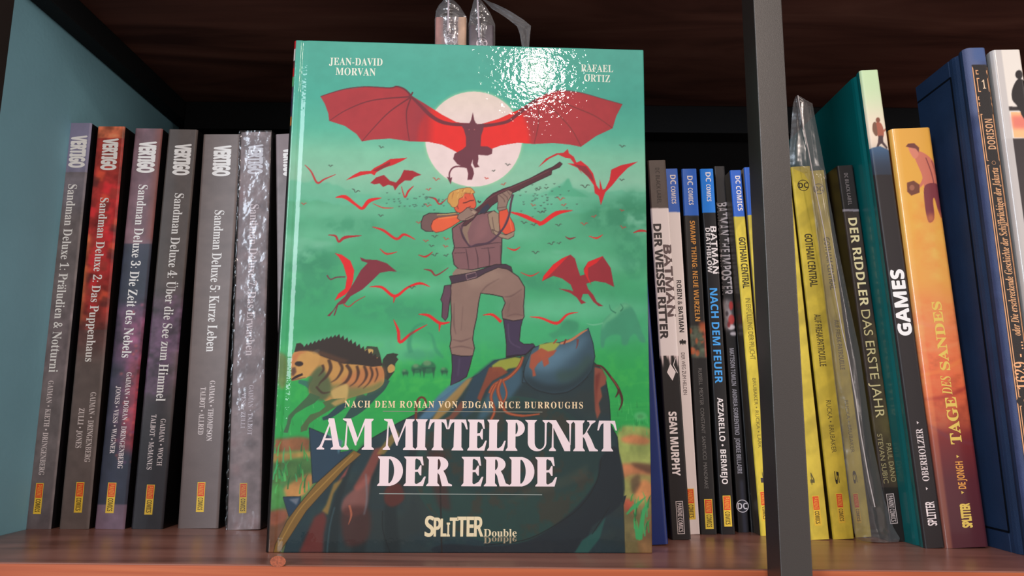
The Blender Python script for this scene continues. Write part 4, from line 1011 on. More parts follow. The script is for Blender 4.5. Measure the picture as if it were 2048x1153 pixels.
# ground browns and grass
def browns(P, c, al=.9, bl=2.2): cv.poly(P, c, al, smooth=True, blur=bl, noise=.25)
browns(cg([(0, 100), (200, 70), (330, 60), (420, 90), (440, 180), (250, 190), (100, 200), (0, 190)]), (156, 96, 68)); browns(cg([(0, 210), (200, 200), (430, 190), (430, 250), (250, 260), (100, 310), (0, 310)]), (190, 152, 90)); browns(cg([(-40, 300), (150, 290), (420, 250), (430, 480), (300, 460), (100, 500), (-40, 480)]), (88, 128, 76))
browns(cg([(170, 520), (250, 460), (380, 390), (430, 400), (430, 480), (330, 590), (160, 600)]), (196, 142, 90)); browns(cg([(-60, 500), (100, 480), (180, 560), (170, 700), (60, 760), (-60, 760)]), (84, 150, 84)); browns(cg([(-80, 760), (80, 720), (200, 760), (130, 1090), (-80, 1120)]), (130, 84, 62)); browns(cg([(60, 730), (190, 700), (220, 760), (120, 840), (40, 830)]), (180, 110, 84), .8)
browns([(1236, 862), (1268, 852), (1310, 866), (1320, 940), (1238, 935)], (172, 172, 104)); browns([(1244, 876), (1270, 870), (1300, 880), (1290, 890), (1250, 886)], (206, 138, 96)); browns([(1240, 932), (1262, 928), (1300, 940), (1320, 960), (1300, 975), (1245, 958)], (196, 128, 92)); browns([(1262, 926), (1312, 932), (1310, 950), (1280, 940)], (108, 76, 60)); browns([(1246, 960), (1275, 950), (1320, 960), (1320, 1020), (1248, 1010)], (164, 156, 96))
browns([(1270, 978), (1290, 960), (1312, 982), (1308, 1000), (1275, 1000)], (210, 146, 98)); browns([(1246, 1004), (1280, 1010), (1320, 1000), (1320, 1110), (1246, 1110)], (142, 126, 86)); browns([(1280, 1060), (1320, 1020), (1320, 1110), (1280, 1110)], (150, 116, 80)); browns([(1250, 998), (1270, 1006), (1266, 1026), (1248, 1020)], (184, 96, 74)); browns([(1262, 960), (1278, 950), (1280, 970), (1266, 990)], (92, 70, 58), .7)
for i in range(60):
    s_ = rr.rand() < .62; x = rr.uniform(545, 622) if s_ else rr.uniform(1254, 1300); y = rr.uniform(900, 990) if s_ else rr.uniform(985, 1085)
    if not s_ and y < 1000: continue
    dx = rr.uniform(-9, 9); h_ = rr.uniform(14, 32); cv.stroke([(x, y), (x + dx * .3, y - h_ * .6), (x + dx, y - h_)], [3, 2.4, .5], [(60, 164, 88), (96, 190, 110), (44, 120, 70), (70, 180, 120)][i % 4], .8)
for P in ([(1252, 1028), (1262, 1014), (1294, 992), (1276, 1012), (1254, 1030)], [(1272, 1080), (1266, 1036), (1276, 1060), (1284, 1020), (1298, 1000), (1290, 1030), (1284, 1080)]): cv.poly(P, (74, 176, 112), .95, blur=.6)
for i in range(50):
    x = rr.uniform(548, 660) if i % 2 else rr.uniform(1235, 1300); y = rr.uniform(800, 862); cv.stroke([(x, y + 9), (x + rr.uniform(-3, 3), y - 6)], [2.2, .6], [(80, 190, 110), (34, 140, 80), (110, 200, 120)][i % 3], .55)
cv.ell(1281, 833, 13, 9, (110, 190, 130), .7, blur=1.5); cv.ell(1281, 834, 6, 4, (80, 160, 100), .7, blur=1)
# second hyena-like runner at the left edge, small ones behind, then the big striped one
browns(ch([(120, 320), (210, 345), (230, 480), (200, 640), (150, 650), (110, 500)]), (126, 130, 84), .8, 2)
FU = (196, 154, 92)
cv.poly(ch([(955, 310), (990, 250), (1090, 260), (1115, 330), (1130, 400), (1120, 440), (1040, 400), (1000, 370)]), (70, 84, 66)); cv.poly(ch([(965, 310), (985, 280), (1045, 285), (1040, 330), (1010, 345)]), (200, 172, 110), smooth=True); cv.poly(ch([(1020, 340), (1090, 360), (1130, 410), (1120, 440), (1040, 400)]), (196, 150, 104))
cv.poly(ch([(1140, 380), (1180, 330), (1240, 318), (1290, 330), (1270, 355), (1290, 380), (1260, 420), (1250, 500), (1190, 580), (1150, 600), (1130, 500)]), (60, 66, 56)); cv.poly(ch([(1185, 460), (1220, 425), (1255, 450), (1250, 490), (1200, 510)]), (196, 160, 100), smooth=True)
# hind legs and far legs (dark blue-green)
for L in ([(1150, 560), (1110, 640), (1040, 720), (980, 800), (900, 880), (820, 930), (780, 950), (800, 990)], [(960, 720), (900, 830), (850, 870), (800, 930), (790, 960)]): cv.stroke(ch(L), [26, 22, 16, 9, 7, 5], (52, 92, 86))
cv.stroke(ch([(780, 800), (700, 870), (620, 930), (560, 950)]), [14, 12, 8, 6], (44, 84, 90)); cv.stroke(ch([(330, 590), (400, 610), (450, 640)]), [6, 10, 14], (60, 130, 110))
cv.poly(ch([(300, 300), (420, 290), (540, 320), (640, 350), (760, 400), (900, 420), (1040, 430), (1130, 450), (1155, 540), (1140, 620), (1060, 680), (960, 710), (860, 740), (800, 760), (760, 800), (620, 800), (560, 760), (500, 750), (440, 720), (430, 640), (470, 560), (440, 540), (380, 560), (300, 580), (262, 575), (258, 500), (262, 380)]), FU, smooth=True)
cv.poly(ch([(440, 540), (540, 440), (600, 520), (640, 600), (640, 700), (560, 780), (450, 720), (420, 640)]), (92, 110, 76), .9, smooth=True, blur=2)
cv.poly(ch([(640, 640), (800, 620), (1000, 640), (1140, 580), (1120, 650), (960, 720), (830, 760), (640, 740)]), (110, 128, 84), .7, smooth=True, blur=3)
cv.poly(ch([(760, 560), (1000, 440), (1140, 450), (1150, 560), (900, 650), (790, 640)]), (190, 120, 84), .55, smooth=True, blur=3)
for L, wd in (([(620, 380), (640, 460), (600, 540), (540, 600), (520, 640)], 6), ([(720, 400), (750, 470), (700, 560), (640, 600)], 5), ([(790, 430), (830, 500), (790, 590), (700, 650), (650, 680)], 6), ([(890, 440), (905, 510), (880, 590), (820, 640)], 5), ([(960, 440), (985, 520), (960, 590), (900, 650)], 5), ([(1020, 450), (1040, 520), (1010, 600), (950, 660)], 4), ([(1075, 460), (1090, 530), (1060, 600)], 3.5), ([(560, 430), (570, 480), (520, 540)], 5), ([(500, 640), (560, 700), (640, 690)], 4)):
    cv.stroke(ch(L), [wd, wd * 1.2, wd * .6, 1], (78, 54, 42), .85, blur=.7)
cv.poly(ch([(640, 690), (700, 640), (800, 620), (800, 740), (760, 780), (680, 770)]), (204, 176, 116), .9, smooth=True, blur=1.2)
# near front legs
cv.poly(ch([(440, 700), (540, 740), (480, 800), (400, 840), (300, 900), (262, 950), (240, 1030), (225, 1085), (180, 1080), (215, 1000), (230, 920), (290, 860), (360, 790), (410, 740)]), (74, 112, 78), .95); cv.poly(ch([(560, 790), (650, 760), (780, 750), (760, 800), (660, 850), (560, 910), (480, 960), (430, 1000), (410, 1060), (350, 1078), (350, 1030), (400, 960), (440, 910), (530, 880), (590, 830)]), (92, 116, 76), .95); cv.poly(ch([(640, 800), (700, 765), (790, 745), (760, 795), (680, 830)]), (196, 166, 108), .8, blur=1)
# mane and back
MP = [(300, 270), (310, 225), (350, 220), (375, 240)]
for i in range(19):
    t = i / 18; bx = 390 + 700 * t; by = 250 - 120 * math.sin(min(t * 2.1, 1.55)) + max(0, t - .45) * 420; MP += [(bx - 6, by + 10), (bx + 22, by - 26 + 14 * t)]
MP += [(1140, 440), (1040, 450), (900, 430), (760, 420), (640, 380), (560, 350), (480, 320), (420, 300), (340, 300), (290, 310)]
cv.poly(ch(MP), (62, 50, 44)); cv.poly(ch([(430, 290), (560, 300), (700, 350), (820, 390), (760, 420), (640, 380), (540, 340)]), (110, 76, 52), .7, blur=1.5); cv.ell(*ch([(500, 305)])[0], 8, 4, (96, 84, 74), .9, rot=-.5)
cv.poly(ch([(300, 310), (420, 295), (530, 330), (520, 420), (450, 510), (400, 560), (330, 540), (270, 520), (262, 420), (270, 350)]), (206, 164, 100), .85, smooth=True, blur=1)
cv.poly(ch([(270, 340), (330, 300), (420, 300), (340, 330), (300, 400), (270, 470), (262, 420)]), (196, 120, 84), .6, blur=1.5)
cv.ell(*ch([(335, 420)])[0], 8.5, 5, (52, 32, 34), .95, blur=.5); cv.poly(ch([(262, 460), (300, 450), (310, 500), (280, 540), (262, 530)]), (92, 64, 58), .8, blur=1); cv.stroke(ch([(262, 575), (310, 545), (370, 520)]), [3, 5, 4], (60, 34, 34)); cv.stroke(ch([(262, 582), (330, 565), (400, 550)]), [2, 2.5, 1], (150, 110, 80))
# the great shell
SH = (38, 68, 76)
cv.poly(cb([(255, 193), (420, 262), (414, 320), (480, 305), (300, 470), (272, 480), (268, 400)]), (46, 78, 98), line=(24, 46, 58), lw=1.4); cv.poly(cb([(330, 210), (430, 262), (405, 330), (395, 280)]), (120, 160, 170), .7, blur=1); cv.poly(cb([(120, 548), (212, 545), (206, 600), (150, 650)]), (44, 74, 96), line=(24, 46, 58), lw=1.2); cv.poly(cb([(150, 560), (205, 552), (190, 590)]), (150, 150, 160), .7, blur=1)
cv.poly([(880, 800), (905, 782), (930, 764), (960, 748), (990, 722), (1020, 716), (1050, 714), (1070, 700), (1188, 725), (1205, 740), (1213, 765), (1219, 800), (1222, 850), (1235, 875), (1240, 930), (1246, 1000), (1250, 1112), (566, 1112), (575, 1080), (600, 1040), (640, 985), (690, 930), (740, 880), (800, 845), (850, 820)], SH, smooth=False, line=(22, 42, 48), lw=1.6)
full = cv.mask([(880, 800), (905, 782), (960, 748), (1020, 716), (1070, 700), (1188, 725), (1213, 765), (1222, 850), (1240, 930), (1250, 1112), (566, 1112), (640, 985), (740, 880), (850, 820)])
cv.lay(full * np.clip((cv.n1 - .5) * 4, 0, 1), (54, 84, 82), .5); cv.lay(full * np.clip((n_lo - .5) * 5, 0, 1), (62, 66, 62), .5)
cv.ell(1016, 940, 188, 148, (40, 84, 78), .8); cv.ell(1010, 935, 180, 140, (44, 78, 74), .6, blur=6); cv.ell(1035, 900, 182, 95, (36, 66, 68), .6, blur=3)
cv.lay(cv.mask(np.stack([1016 + 186 * np.cos(np.linspace(0, 6.2, 40)), 940 + 146 * np.sin(np.linspace(0, 6.2, 40))], 1)) * np.clip((cv.n1 - .52) * 7, 0, 1), (84, 66, 54), .55)
cv.poly(cb([(1745, 350), (1720, 470), (1600, 620), (1400, 760), (1200, 800), (950, 790), (930, 835), (1600, 835), (1700, 700), (1860, 560), (1830, 300)]), (30, 48, 58), .9, smooth=True, blur=1); cv.poly(cb([(1770, 650), (1720, 720), (1650, 770), (1610, 835), (1680, 835), (1740, 760)]), (44, 102, 96), .95, blur=.8)
cv.stroke(cb([(1748, 350), (1725, 470), (1640, 600), (1500, 700), (1350, 770), (1150, 795)]), 1.6, (20, 36, 40), .9); cv.stroke(cb([(1790, 600), (1700, 740)]), 1.4, (20, 36, 40), .8); cv.poly(cb([(1860, 545), (1876, 540), (1862, 590)]), (40, 50, 60))
cv.poly(cb([(1680, 380), (1500, 470), (1350, 520), (1250, 580), (1400, 540), (1560, 500), (1680, 450)]), (86, 90, 78), .5, blur=3)
# ribs and mossy stains on the left flank
for P in ([(560, 240), (470, 400), (420, 560), (400, 835), (330, 835), (360, 640), (420, 430)], [(760, 160), (640, 330), (570, 520), (540, 835), (470, 835), (500, 560), (580, 340)], [(840, 140), (760, 330), (640, 600), (640, 835), (720, 835), (700, 600), (800, 360)]): cv.poly(cb(P), (32, 50, 54), .75, blur=2)
for P in ([(610, 300), (560, 420), (640, 440)], [(300, 640), (230, 835), (330, 835), (345, 700)]): pass
cv.poly(cb([(330, 620), (345, 660), (330, 740), (325, 835), (200, 835), (250, 720), (280, 650)]), (128, 56, 50), .85, smooth=False, blur=2); cv.poly(cb([(460, 380), (430, 450), (380, 480), (340, 590), (320, 620), (350, 640), (380, 530), (420, 470)]), (164, 132, 72), .85, blur=1.2); cv.poly(cb([(480, 340), (450, 400), (400, 470), (440, 440)]), (176, 92, 86), .8, blur=1)
cv.poly(cb([(640, 290), (590, 300), (540, 400), (480, 500), (500, 520), (560, 480), (600, 390)]), (150, 84, 74), .85, blur=1.5); cv.poly(cb([(560, 440), (480, 510), (430, 560), (420, 620), (470, 650), (540, 620), (560, 540)]), (164, 106, 98), .8, smooth=True, blur=2); cv.poly(cb([(430, 610), (550, 600), (570, 700), (540, 780), (450, 800), (420, 720)]), (92, 54, 50), .8, smooth=True, blur=3); cv.stroke(cb([(460, 590), (470, 640), (455, 690)]), [4, 4, 1], (190, 120, 90), .8)
cv.poly(cb([(700, 200), (640, 270), (600, 330), (640, 330), (720, 230)]), (160, 136, 76), .8, blur=1); cv.poly(cb([(650, 500), (720, 480), (740, 560), (680, 600), (640, 570)]), (110, 52, 44), .85, smooth=True, blur=1.5); cv.poly(cb([(860, 300), (950, 330), (960, 480), (980, 620), (920, 600), (880, 480)]), (96, 44, 42), .6, blur=3); cv.stroke(cb([(925, 480), (930, 700), (932, 835)]), 3, (44, 36, 34), .8)
cv.stroke(cb([(385, 600), (360, 700), (345, 835)]), 2, (104, 140, 150), .6, blur=.8); cv.stroke(cb([(545, 430), (550, 560), (535, 640)]), 3, (130, 144, 156), .6, blur=1); cv.stroke(cb([(630, 620), (632, 720), (668, 835)]), 1.4, (20, 34, 38), .8)
cv.poly(cb([(100, 835), (150, 760), (240, 620), (330, 520), (440, 400), (520, 330), (484, 310), (400, 380), (290, 480), (200, 590), (140, 670), (80, 790), (70, 835)]), (140, 110, 56), line=(60, 50, 36), lw=1.0); cv.stroke(cb([(95, 800), (200, 620), (330, 480), (480, 330)]), 2, (184, 150, 84), .7)
# upper coil highlights, gold edge, moss, vines
cv.poly(c7([(-60, 1010), (0, 955), (130, 905), (110, 950), (40, 1010), (-40, 1080), (-110, 1150), (-180, 1150)]), (92, 132, 158), .9, blur=1.5); cv.poly(c7([(100, 920), (140, 905), (70, 1010), (0, 1100), (-60, 1150), (-120, 1180), (-40, 1060)]), (172, 140, 84), .9, blur=1.2); cv.poly(c7([(250, 940), (330, 900), (420, 840), (420, 940), (360, 1020), (300, 1060), (200, 1150), (160, 1150)]), (80, 118, 140), .7, blur=2.5); cv.poly(c7([(140, 900), (250, 810), (330, 800), (250, 900), (190, 960), (150, 1100), (80, 1150), (60, 1100)]), (46, 80, 98), .8, blur=1.5)
cv.poly(c7([(246, 840), (290, 810), (380, 792), (420, 800), (400, 850), (340, 860), (300, 900), (280, 870), (250, 880)]), (164, 168, 72), .95, blur=.8); cv.poly(c7([(230, 850), (300, 850), (340, 880), (250, 930), (210, 980), (180, 1050), (160, 1030), (200, 930)]), (146, 80, 58), .95, blur=.8)
cv.poly(c7([(420, 940), (435, 850), (480, 740), (560, 712), (640, 708), (700, 690), (760, 655), (800, 625), (828, 715), (838, 790), (820, 870), (760, 950), (680, 995), (600, 1005), (500, 985), (440, 940)]), (66, 96, 110), line=(28, 48, 56), lw=1.6)
cv.poly(c7([(470, 790), (560, 730), (680, 720), (780, 660), (790, 700), (720, 780), (640, 850), (560, 880), (470, 860)]), (112, 146, 166), .75, smooth=True, blur=7); cv.poly(c7([(430, 900), (560, 950), (700, 930), (800, 840), (830, 800), (810, 890), (700, 985), (590, 1003), (480, 978)]), (38, 62, 70), .9, smooth=True, blur=4); cv.poly(c7([(620, 880), (720, 860), (800, 780), (820, 820), (740, 910), (640, 940)]), (62, 92, 84), .7, smooth=True, blur=4)
cv.stroke(c7([(425, 870), (440, 930), (500, 980), (600, 1005), (700, 985), (800, 905)]), 1.5, (24, 42, 48), .9)
cv.poly(c7([(520, 720), (600, 705), (640, 715), (600, 760), (560, 770), (540, 800), (510, 790)]), (170, 176, 84), .95, blur=.7); cv.poly(c7([(470, 780), (530, 740), (570, 760), (620, 750), (600, 780), (570, 800), (575, 830), (545, 850), (535, 810), (510, 830), (490, 860), (500, 900), (480, 905), (478, 870), (460, 850)]), (176, 96, 70), .95, blur=.6); cv.stroke(c7([(640, 715), (700, 695), (760, 655), (795, 635)]), [4, 5, 4, 2], (196, 136, 100)); cv.stroke(c7([(740, 690), (738, 720), (730, 745)]), [5, 3, 1], (140, 70, 64), .8); cv.stroke(c7([(620, 690), (600, 715)]), 3, (170, 96, 66)); cv.stroke(c7([(660, 720), (672, 690)]), 3, (130, 60, 54))
for L, wd in (([(425, 790), (400, 850), (340, 910), (260, 950), (230, 1000)], [5, 7, 6, 5]), ([(300, 920), (280, 980), (300, 1050), (330, 1110), (420, 1130), (520, 1120)], [7, 8, 6, 5, 3]), ([(270, 950), (240, 1020), (260, 1100), (240, 1153)], [6, 6, 5]), ([(310, 930), (330, 1010), (290, 1090)], [4, 4, 3])): cv.stroke(c7(L), wd, (150, 78, 52)); cv.stroke(c7(L), [w_ * .35 for w_ in wd], (206, 130, 84), .6)
cv.poly(c7([(835, 850), (880, 860), (905, 910), (900, 950), (870, 970), (880, 1020), (860, 1060), (870, 1110), (850, 1153), (838, 1100), (832, 960)]), (158, 92, 74), .95, blur=.8); cv.poly(c7([(838, 900), (870, 880), (850, 1000), (840, 1100)]), (120, 52, 44), .7, blur=1.5)
cv.stroke(c7([(835, 840), (880, 850), (930, 910), (965, 960), (990, 1020), (992, 1060), (975, 1100)]), [3, 4, 5, 6, 4, 1.5], (92, 48, 40)); cv.stroke(c7([(975, 970), (970, 1000), (955, 1025)]), [4, 4, 1.5], (92, 48, 40)); cv.stroke(c7([(930, 905), (975, 975)]), 1.6, (176, 96, 70), .8)
cv.stroke(c6([(845, 1153), (850, 1060), (870, 1025), (895, 1030), (905, 1060)]), [5, 5, 4, 4, 5], (120, 66, 44)); cv.poly(c6([(1110, 1040), (1040, 1130), (1000, 1153), (1060, 1153), (1120, 1090)]), (150, 84, 64), .8, blur=1)
# hunter: boots, trousers, belt, vest, arms, head, rifle
OL = (44, 30, 38); SK = (228, 112, 72)
for P in (c7([(15, 775), (80, 785), (136, 780), (118, 850), (100, 905), (60, 930), (8, 955), (18, 860)]), c7([(312, 572), (370, 580), (426, 568), (412, 620), (404, 700), (430, 718), (485, 716), (495, 730), (470, 748), (440, 780), (380, 788), (328, 796), (330, 720), (322, 640)])): cv.poly(P, (76, 62, 92), line=OL, lw=1.5)
cv.stroke(c7([(340, 600), (350, 700), (410, 740)]), 2, (112, 96, 124), .6, blur=.6); cv.stroke(c7([(328, 790), (380, 782), (440, 776), (490, 732)]), 2.4, (44, 34, 50)); cv.stroke(c7([(60, 800), (50, 900)]), 3, (104, 90, 118), .5, blur=1)
TR_ = (152, 126, 116)
cv.poly(c7([(18, 345), (120, 315), (230, 275), (300, 262), (345, 290), (400, 330), (436, 390), (434, 440), (428, 500), (432, 560), (424, 575), (370, 584), (308, 570), (304, 530), (324, 480), (308, 445), (250, 432), (182, 424), (170, 480), (160, 560), (142, 640), (136, 690), (146, 740), (136, 785), (70, 786), (14, 776), (4, 730), (12, 690), (8, 640), (14, 560), (10, 470), (8, 400)]), TR_, line=OL, lw=1.7)
for L, wd in (([(180, 425), (220, 380), (290, 340)], 3), ([(310, 445), (360, 440), (420, 400)], 3), ([(330, 560), (380, 545), (430, 555)], 3), ([(20, 690), (70, 700), (130, 680)], 3), ([(10, 740), (70, 730), (140, 745)], 3), ([(30, 480), (28, 600), (40, 660)], 3), ([(350, 480), (340, 530)], 4), ([(80, 500), (70, 640)], 6)): cv.stroke(c7(L), [1, wd, 1], (112, 86, 84), .65, blur=.6)
cv.poly(c7([(330, 460), (420, 410), (430, 500), (426, 560), (350, 570), (310, 550)]), (126, 98, 94), .45, blur=3); cv.poly(c7([(90, 340), (250, 290), (330, 320), (250, 360), (130, 400)]), (172, 148, 134), .5, blur=4)
cv.poly(c6([(1012, 380), (1046, 376), (1050, 420), (1040, 480), (1030, 560), (1016, 582), (996, 560), (1000, 480), (990, 460), (1004, 420)]), (112, 80, 98), line=OL, lw=1.4)
VE = (142, 104, 108)
cv.poly(cm([(385, 520), (440, 480), (480, 460), (520, 440), (600, 400), (690, 378), (760, 365), (795, 400), (805, 520), (825, 600), (822, 720), (815, 800), (822, 842), (700, 858), (560, 888), (440, 880), (400, 840), (385, 740), (405, 690), (390, 610)]), VE, line=OL, lw=1.7)
cv.poly(cm([(500, 470), (560, 455), (520, 560), (540, 680), (500, 620), (470, 540)]), (156, 134, 116), .9); cv.poly(cm([(640, 420), (720, 400), (700, 560), (620, 640), (560, 640), (600, 520)]), (160, 116, 118), .5, blur=3)
for L, wd in (([(392, 692), (520, 690), (590, 680), (760, 650), (820, 650)], 2.2), ([(505, 700), (520, 790), (530, 880)], 2.2), ([(590, 690), (610, 780), (612, 870)], 2), ([(700, 690), (715, 780), (712, 860)], 2.2), ([(812, 670), (812, 840)], 2), ([(640, 700), (760, 690)], 1.6), ([(400, 740), (500, 735)], 1.4), ([(450, 500), (480, 600), (540, 690)], 2.6)): cv.stroke(cm(L), [1, wd, 1], (76, 50, 60), .85)
cv.poly(cm([(700, 395), (750, 365), (798, 392), (805, 540), (770, 580), (738, 560), (712, 480)]), (168, 146, 126), line=(90, 66, 66), lw=1.2); cv.stroke(cm([(740, 420), (750, 500), (765, 560)]), 1.6, (110, 86, 80), .8)
cv.poly(cm([(385, 920), (420, 875), (560, 892), (760, 860), (820, 842), (800, 880), (520, 940), (390, 945)]), (160, 132, 122), .95)
cv.poly(cm([(358, 945), (500, 922), (600, 900), (760, 842), (860, 840), (905, 862), (920, 905), (860, 880), (790, 868), (680, 915), (600, 960), (500, 985), (380, 1010)]), (82, 60, 78), line=OL, lw=1.3); cv.stroke(cm([(505, 930), (590, 910), (600, 950), (515, 975), (505, 930)]), 1.6, (170, 140, 140), smooth=False)
# left arm of the picture
cv.poly(cm([(108, 470), (130, 410), (180, 385), (240, 385), (330, 388), (425, 378), (440, 405), (250, 430), (200, 480), (215, 550), (150, 545), (112, 520)]), (128, 100, 98), line=OL, lw=1.5); cv.stroke(cm([(250, 400), (340, 396), (425, 385)]), 2, (214, 190, 120), .8)
cv.poly(cm([(196, 500), (215, 450), (250, 428), (350, 415), (440, 402), (455, 455), (380, 505), (300, 545), (240, 557), (205, 535)]), SK, line=(120, 52, 46), lw=1.2); cv.stroke(cm([(260, 432), (350, 420), (430, 412)]), 3, (240, 160, 96), .7, blur=.6)
# right arm
cv.poly(cm([(800, 355), (870, 345), (895, 420), (930, 480), (940, 540), (900, 575), (850, 572), (810, 540), (800, 470)]), (222, 98, 66), line=(120, 52, 46), lw=1.2); cv.stroke(cm([(890, 400), (900, 480), (915, 545)]), 2, (236, 150, 100), .6)
cv.poly(cm([(738, 530), (800, 560), (860, 580), (935, 545), (930, 590), (880, 618), (820, 605), (760, 575)]), (168, 146, 126), line=(80, 58, 60), lw=1.3)
# head
cv.poly(cm([(400, 300), (440, 250), (500, 205), (560, 205), (578, 240), (596, 300), (585, 340), (520, 372), (440, 380), (408, 350)]), (224, 108, 76), smooth=True, line=(110, 50, 46), lw=1.2)
cv.poly(cm([(345, 280), (352, 230), (375, 200), (420, 178), (480, 165), (545, 160), (585, 200), (560, 212), (500, 210), (480, 240), (445, 262), (440, 300), (420, 330), (385, 330), (365, 305)]), (214, 166, 96), smooth=True, line=(140, 90, 60), lw=1)
for i in range(16):
    a = rr.uniform(360, 560); cv.stroke(cm([(a, 200 + rr.uniform(-15, 60)), (a + 14, 188 + rr.uniform(-20, 20))]), [1, 2.4, 1], [(240, 206, 140), (170, 110, 66)][i % 2], .7)
cv.stroke(cm([(480, 296), (510, 290), (545, 275), (578, 272)]), 2, (110, 48, 44)); cv.stroke(cm([(430, 320), (440, 350)]), 2, (160, 70, 56)); cv.stroke(cm([(500, 240), (510, 262)]), 1.2, (150, 60, 50)); cv.stroke(cm([(510, 340), (550, 325)]), 1.4, (140, 60, 50))
# rifle and sling
GUN = (98, 54, 64)
cv.poly([(925, 453), (932, 444), (952, 420), (966, 410), (976, 398), (988, 388), (1010, 378), (1024, 374), (1062, 358), (1094, 341), (1108, 335), (1122, 325), (1127, 329), (1121, 336), (1106, 342), (1105, 350), (1060, 371), (1034, 384), (1012, 394), (986, 412), (972, 428), (960, 426), (948, 440), (934, 452)], GUN, line=(54, 32, 44), lw=1.3)
cv.stroke([(955, 418), (990, 392), (1040, 370), (1100, 343)], 1.6, (140, 84, 90), .7); cv.poly(cm([(700, 300), (720, 330), (670, 385), (620, 385), (650, 340)]), (60, 62, 84)); cv.stroke(cm([(612, 275), (625, 290), (640, 282)]), 2.4, (70, 40, 50))
cv.stroke(cm([(925, 220), (905, 300), (890, 400), (850, 500), (780, 590), (700, 650), (600, 665), (545, 680), (500, 620), (468, 540), (480, 480)]), [4.2, 4, 4, 4, 4, 3, 2.6, 2.4], (92, 64, 84)); cv.stroke(cm([(915, 230), (895, 310), (880, 400), (840, 495)]), 1, (132, 104, 120), .7)
GV = (158, 134, 122)
cv.poly(cm([(785, 225), (830, 205), (880, 180), (920, 200), (905, 240), (880, 280), (868, 320), (862, 352), (800, 368), (785, 350), (790, 300)]), GV, line=(80, 56, 58), lw=1.3)
for L in ([(800, 225), (840, 260), (850, 290)], [(830, 210), (870, 245), (875, 270)], [(870, 190), (900, 225)], [(790, 340), (860, 330)]): cv.stroke(cm(L), 1.4, (96, 70, 68), .8)
cv.poly(cm([(430, 430), (440, 395), (480, 370), (520, 335), (570, 345), (612, 375), (590, 390), (580, 420), (530, 445), (460, 455)]), GV, line=(80, 56, 58), lw=1.3); cv.stroke(cm([(540, 350), (590, 385)]), 1.4, (96, 70, 68)); cv.stroke(cm([(500, 440), (540, 420), (580, 400)]), 1.4, (96, 70, 68)); cv.poly(cm([(555, 372), (570, 362), (600, 385), (585, 395)]), (190, 168, 150), .8)
# the printed spine just turning round the left edge
cv.poly([(588, 76), (595.5, 76), (537, 1110), (528, 1110)], (24, 24, 26))
for y0, y1, c in ((80, 96, (200, 36, 44)), (96, 120, (222, 214, 210)), (122, 134, (120, 60, 66)), (134, 152, (190, 36, 46)), (152, 172, (110, 184, 130)), (172, 196, (96, 76, 96)), (196, 232, (60, 56, 84)), (232, 250, (186, 120, 50))):
    cv.poly([(590 - (y0 - 78) * .058 - 2, y0), (595.2 - (y0 - 78) * .058, y0), (595.2 - (y1 - 78) * .058, y1), (590 - (y1 - 78) * .058 - 2, y1)], c)
# paint grain
cv.a = np.clip(cv.a, 0, 1) ** 1.26 * np.array([.94, .95, .95])
cv.a *= (1 + (n_hi[..., None] - .5) * .06)

# hardcover front board with its hinge groove, as one dense printed mesh
u = np.linspace(0, 1, RW) * CW; z = np.linspace(1, 0, RH) * CH
def cprof(u):
    r = .0028; e = np.clip(r - u, 0, r); a = r - np.sqrt(np.maximum(r * r - e * e, 0))
    a = a + np.interp(u, [.0052, .0058, .0066, .0072, .0100, .0106, .0114], [0, .00012, .00048, .00052, .0001, .00003, 0])
    r2 = .0007; e2 = np.clip(r2 - (CW - u), 0, r2); return a + r2 - np.sqrt(np.maximum(r2 * r2 - e2 * e2, 0))
zp = z.copy(); e3 = np.clip(.0007 - np.minimum(zp, CH - zp), 0, .0007); zc = .0007 - np.sqrt(np.maximum(.0007 ** 2 - e3 ** 2, 0))
pos = np.zeros((RH, RW, 3)); pos[..., 0] = u[None]; pos[..., 2] = z[:, None]; pos[..., 1] = cprof(u)[None] + zc[:, None]
COVER_MAT = printed('laminated_cover_print', .5, .5, .02, coat_bump=(260, .40, .00036, 2.0), spec=.25)
front = grid_mesh('front_cover', pos, COVER_MAT, big, cv.colors())
front['label'] = 'glossy printed front cover: hunter with rifle, red winged creatures, green jungle'
TH = .0165
spine_cols = np.zeros((240, 6, 3)); spine_cols[:] = (30, 30, 32)
for a, b_, c in ((0, 14, (196, 40, 50)), (14, 24, (220, 214, 214)), (24, 34, (170, 40, 56)), (34, 44, (110, 170, 130)), (44, 52, (96, 80, 96)), (52, 58, (180, 120, 60))): spine_cols[a:b_] = c
sp = np.zeros((240, 6, 3)); sp[..., 1] = np.linspace(TH, .0025, 6)[None]; sp[..., 2] = np.linspace(CH, 0, 240)[:, None]; sp[..., 0] = -.0002 - .0006 * np.sin(np.linspace(0, math.pi, 6))[None]
grid_mesh('spine', sp, PRN_GLOSS, big, lin(spine_cols))
MB().box(.0004, CW - .0002, .0022, .0034, .0002, CH - .0002).box(.0004, CW - .0002, TH - .0022, TH, .0002, CH - .0002).box(.0003, .002, .0022, TH, .0002, CH - .0002).build('case_boards', plain('case_board', (40, 60, 54), .5), big)
MB().box(.004, CW - .004, .0036, TH - .0024, .003, CH - .003).build('page_block', paper, big)
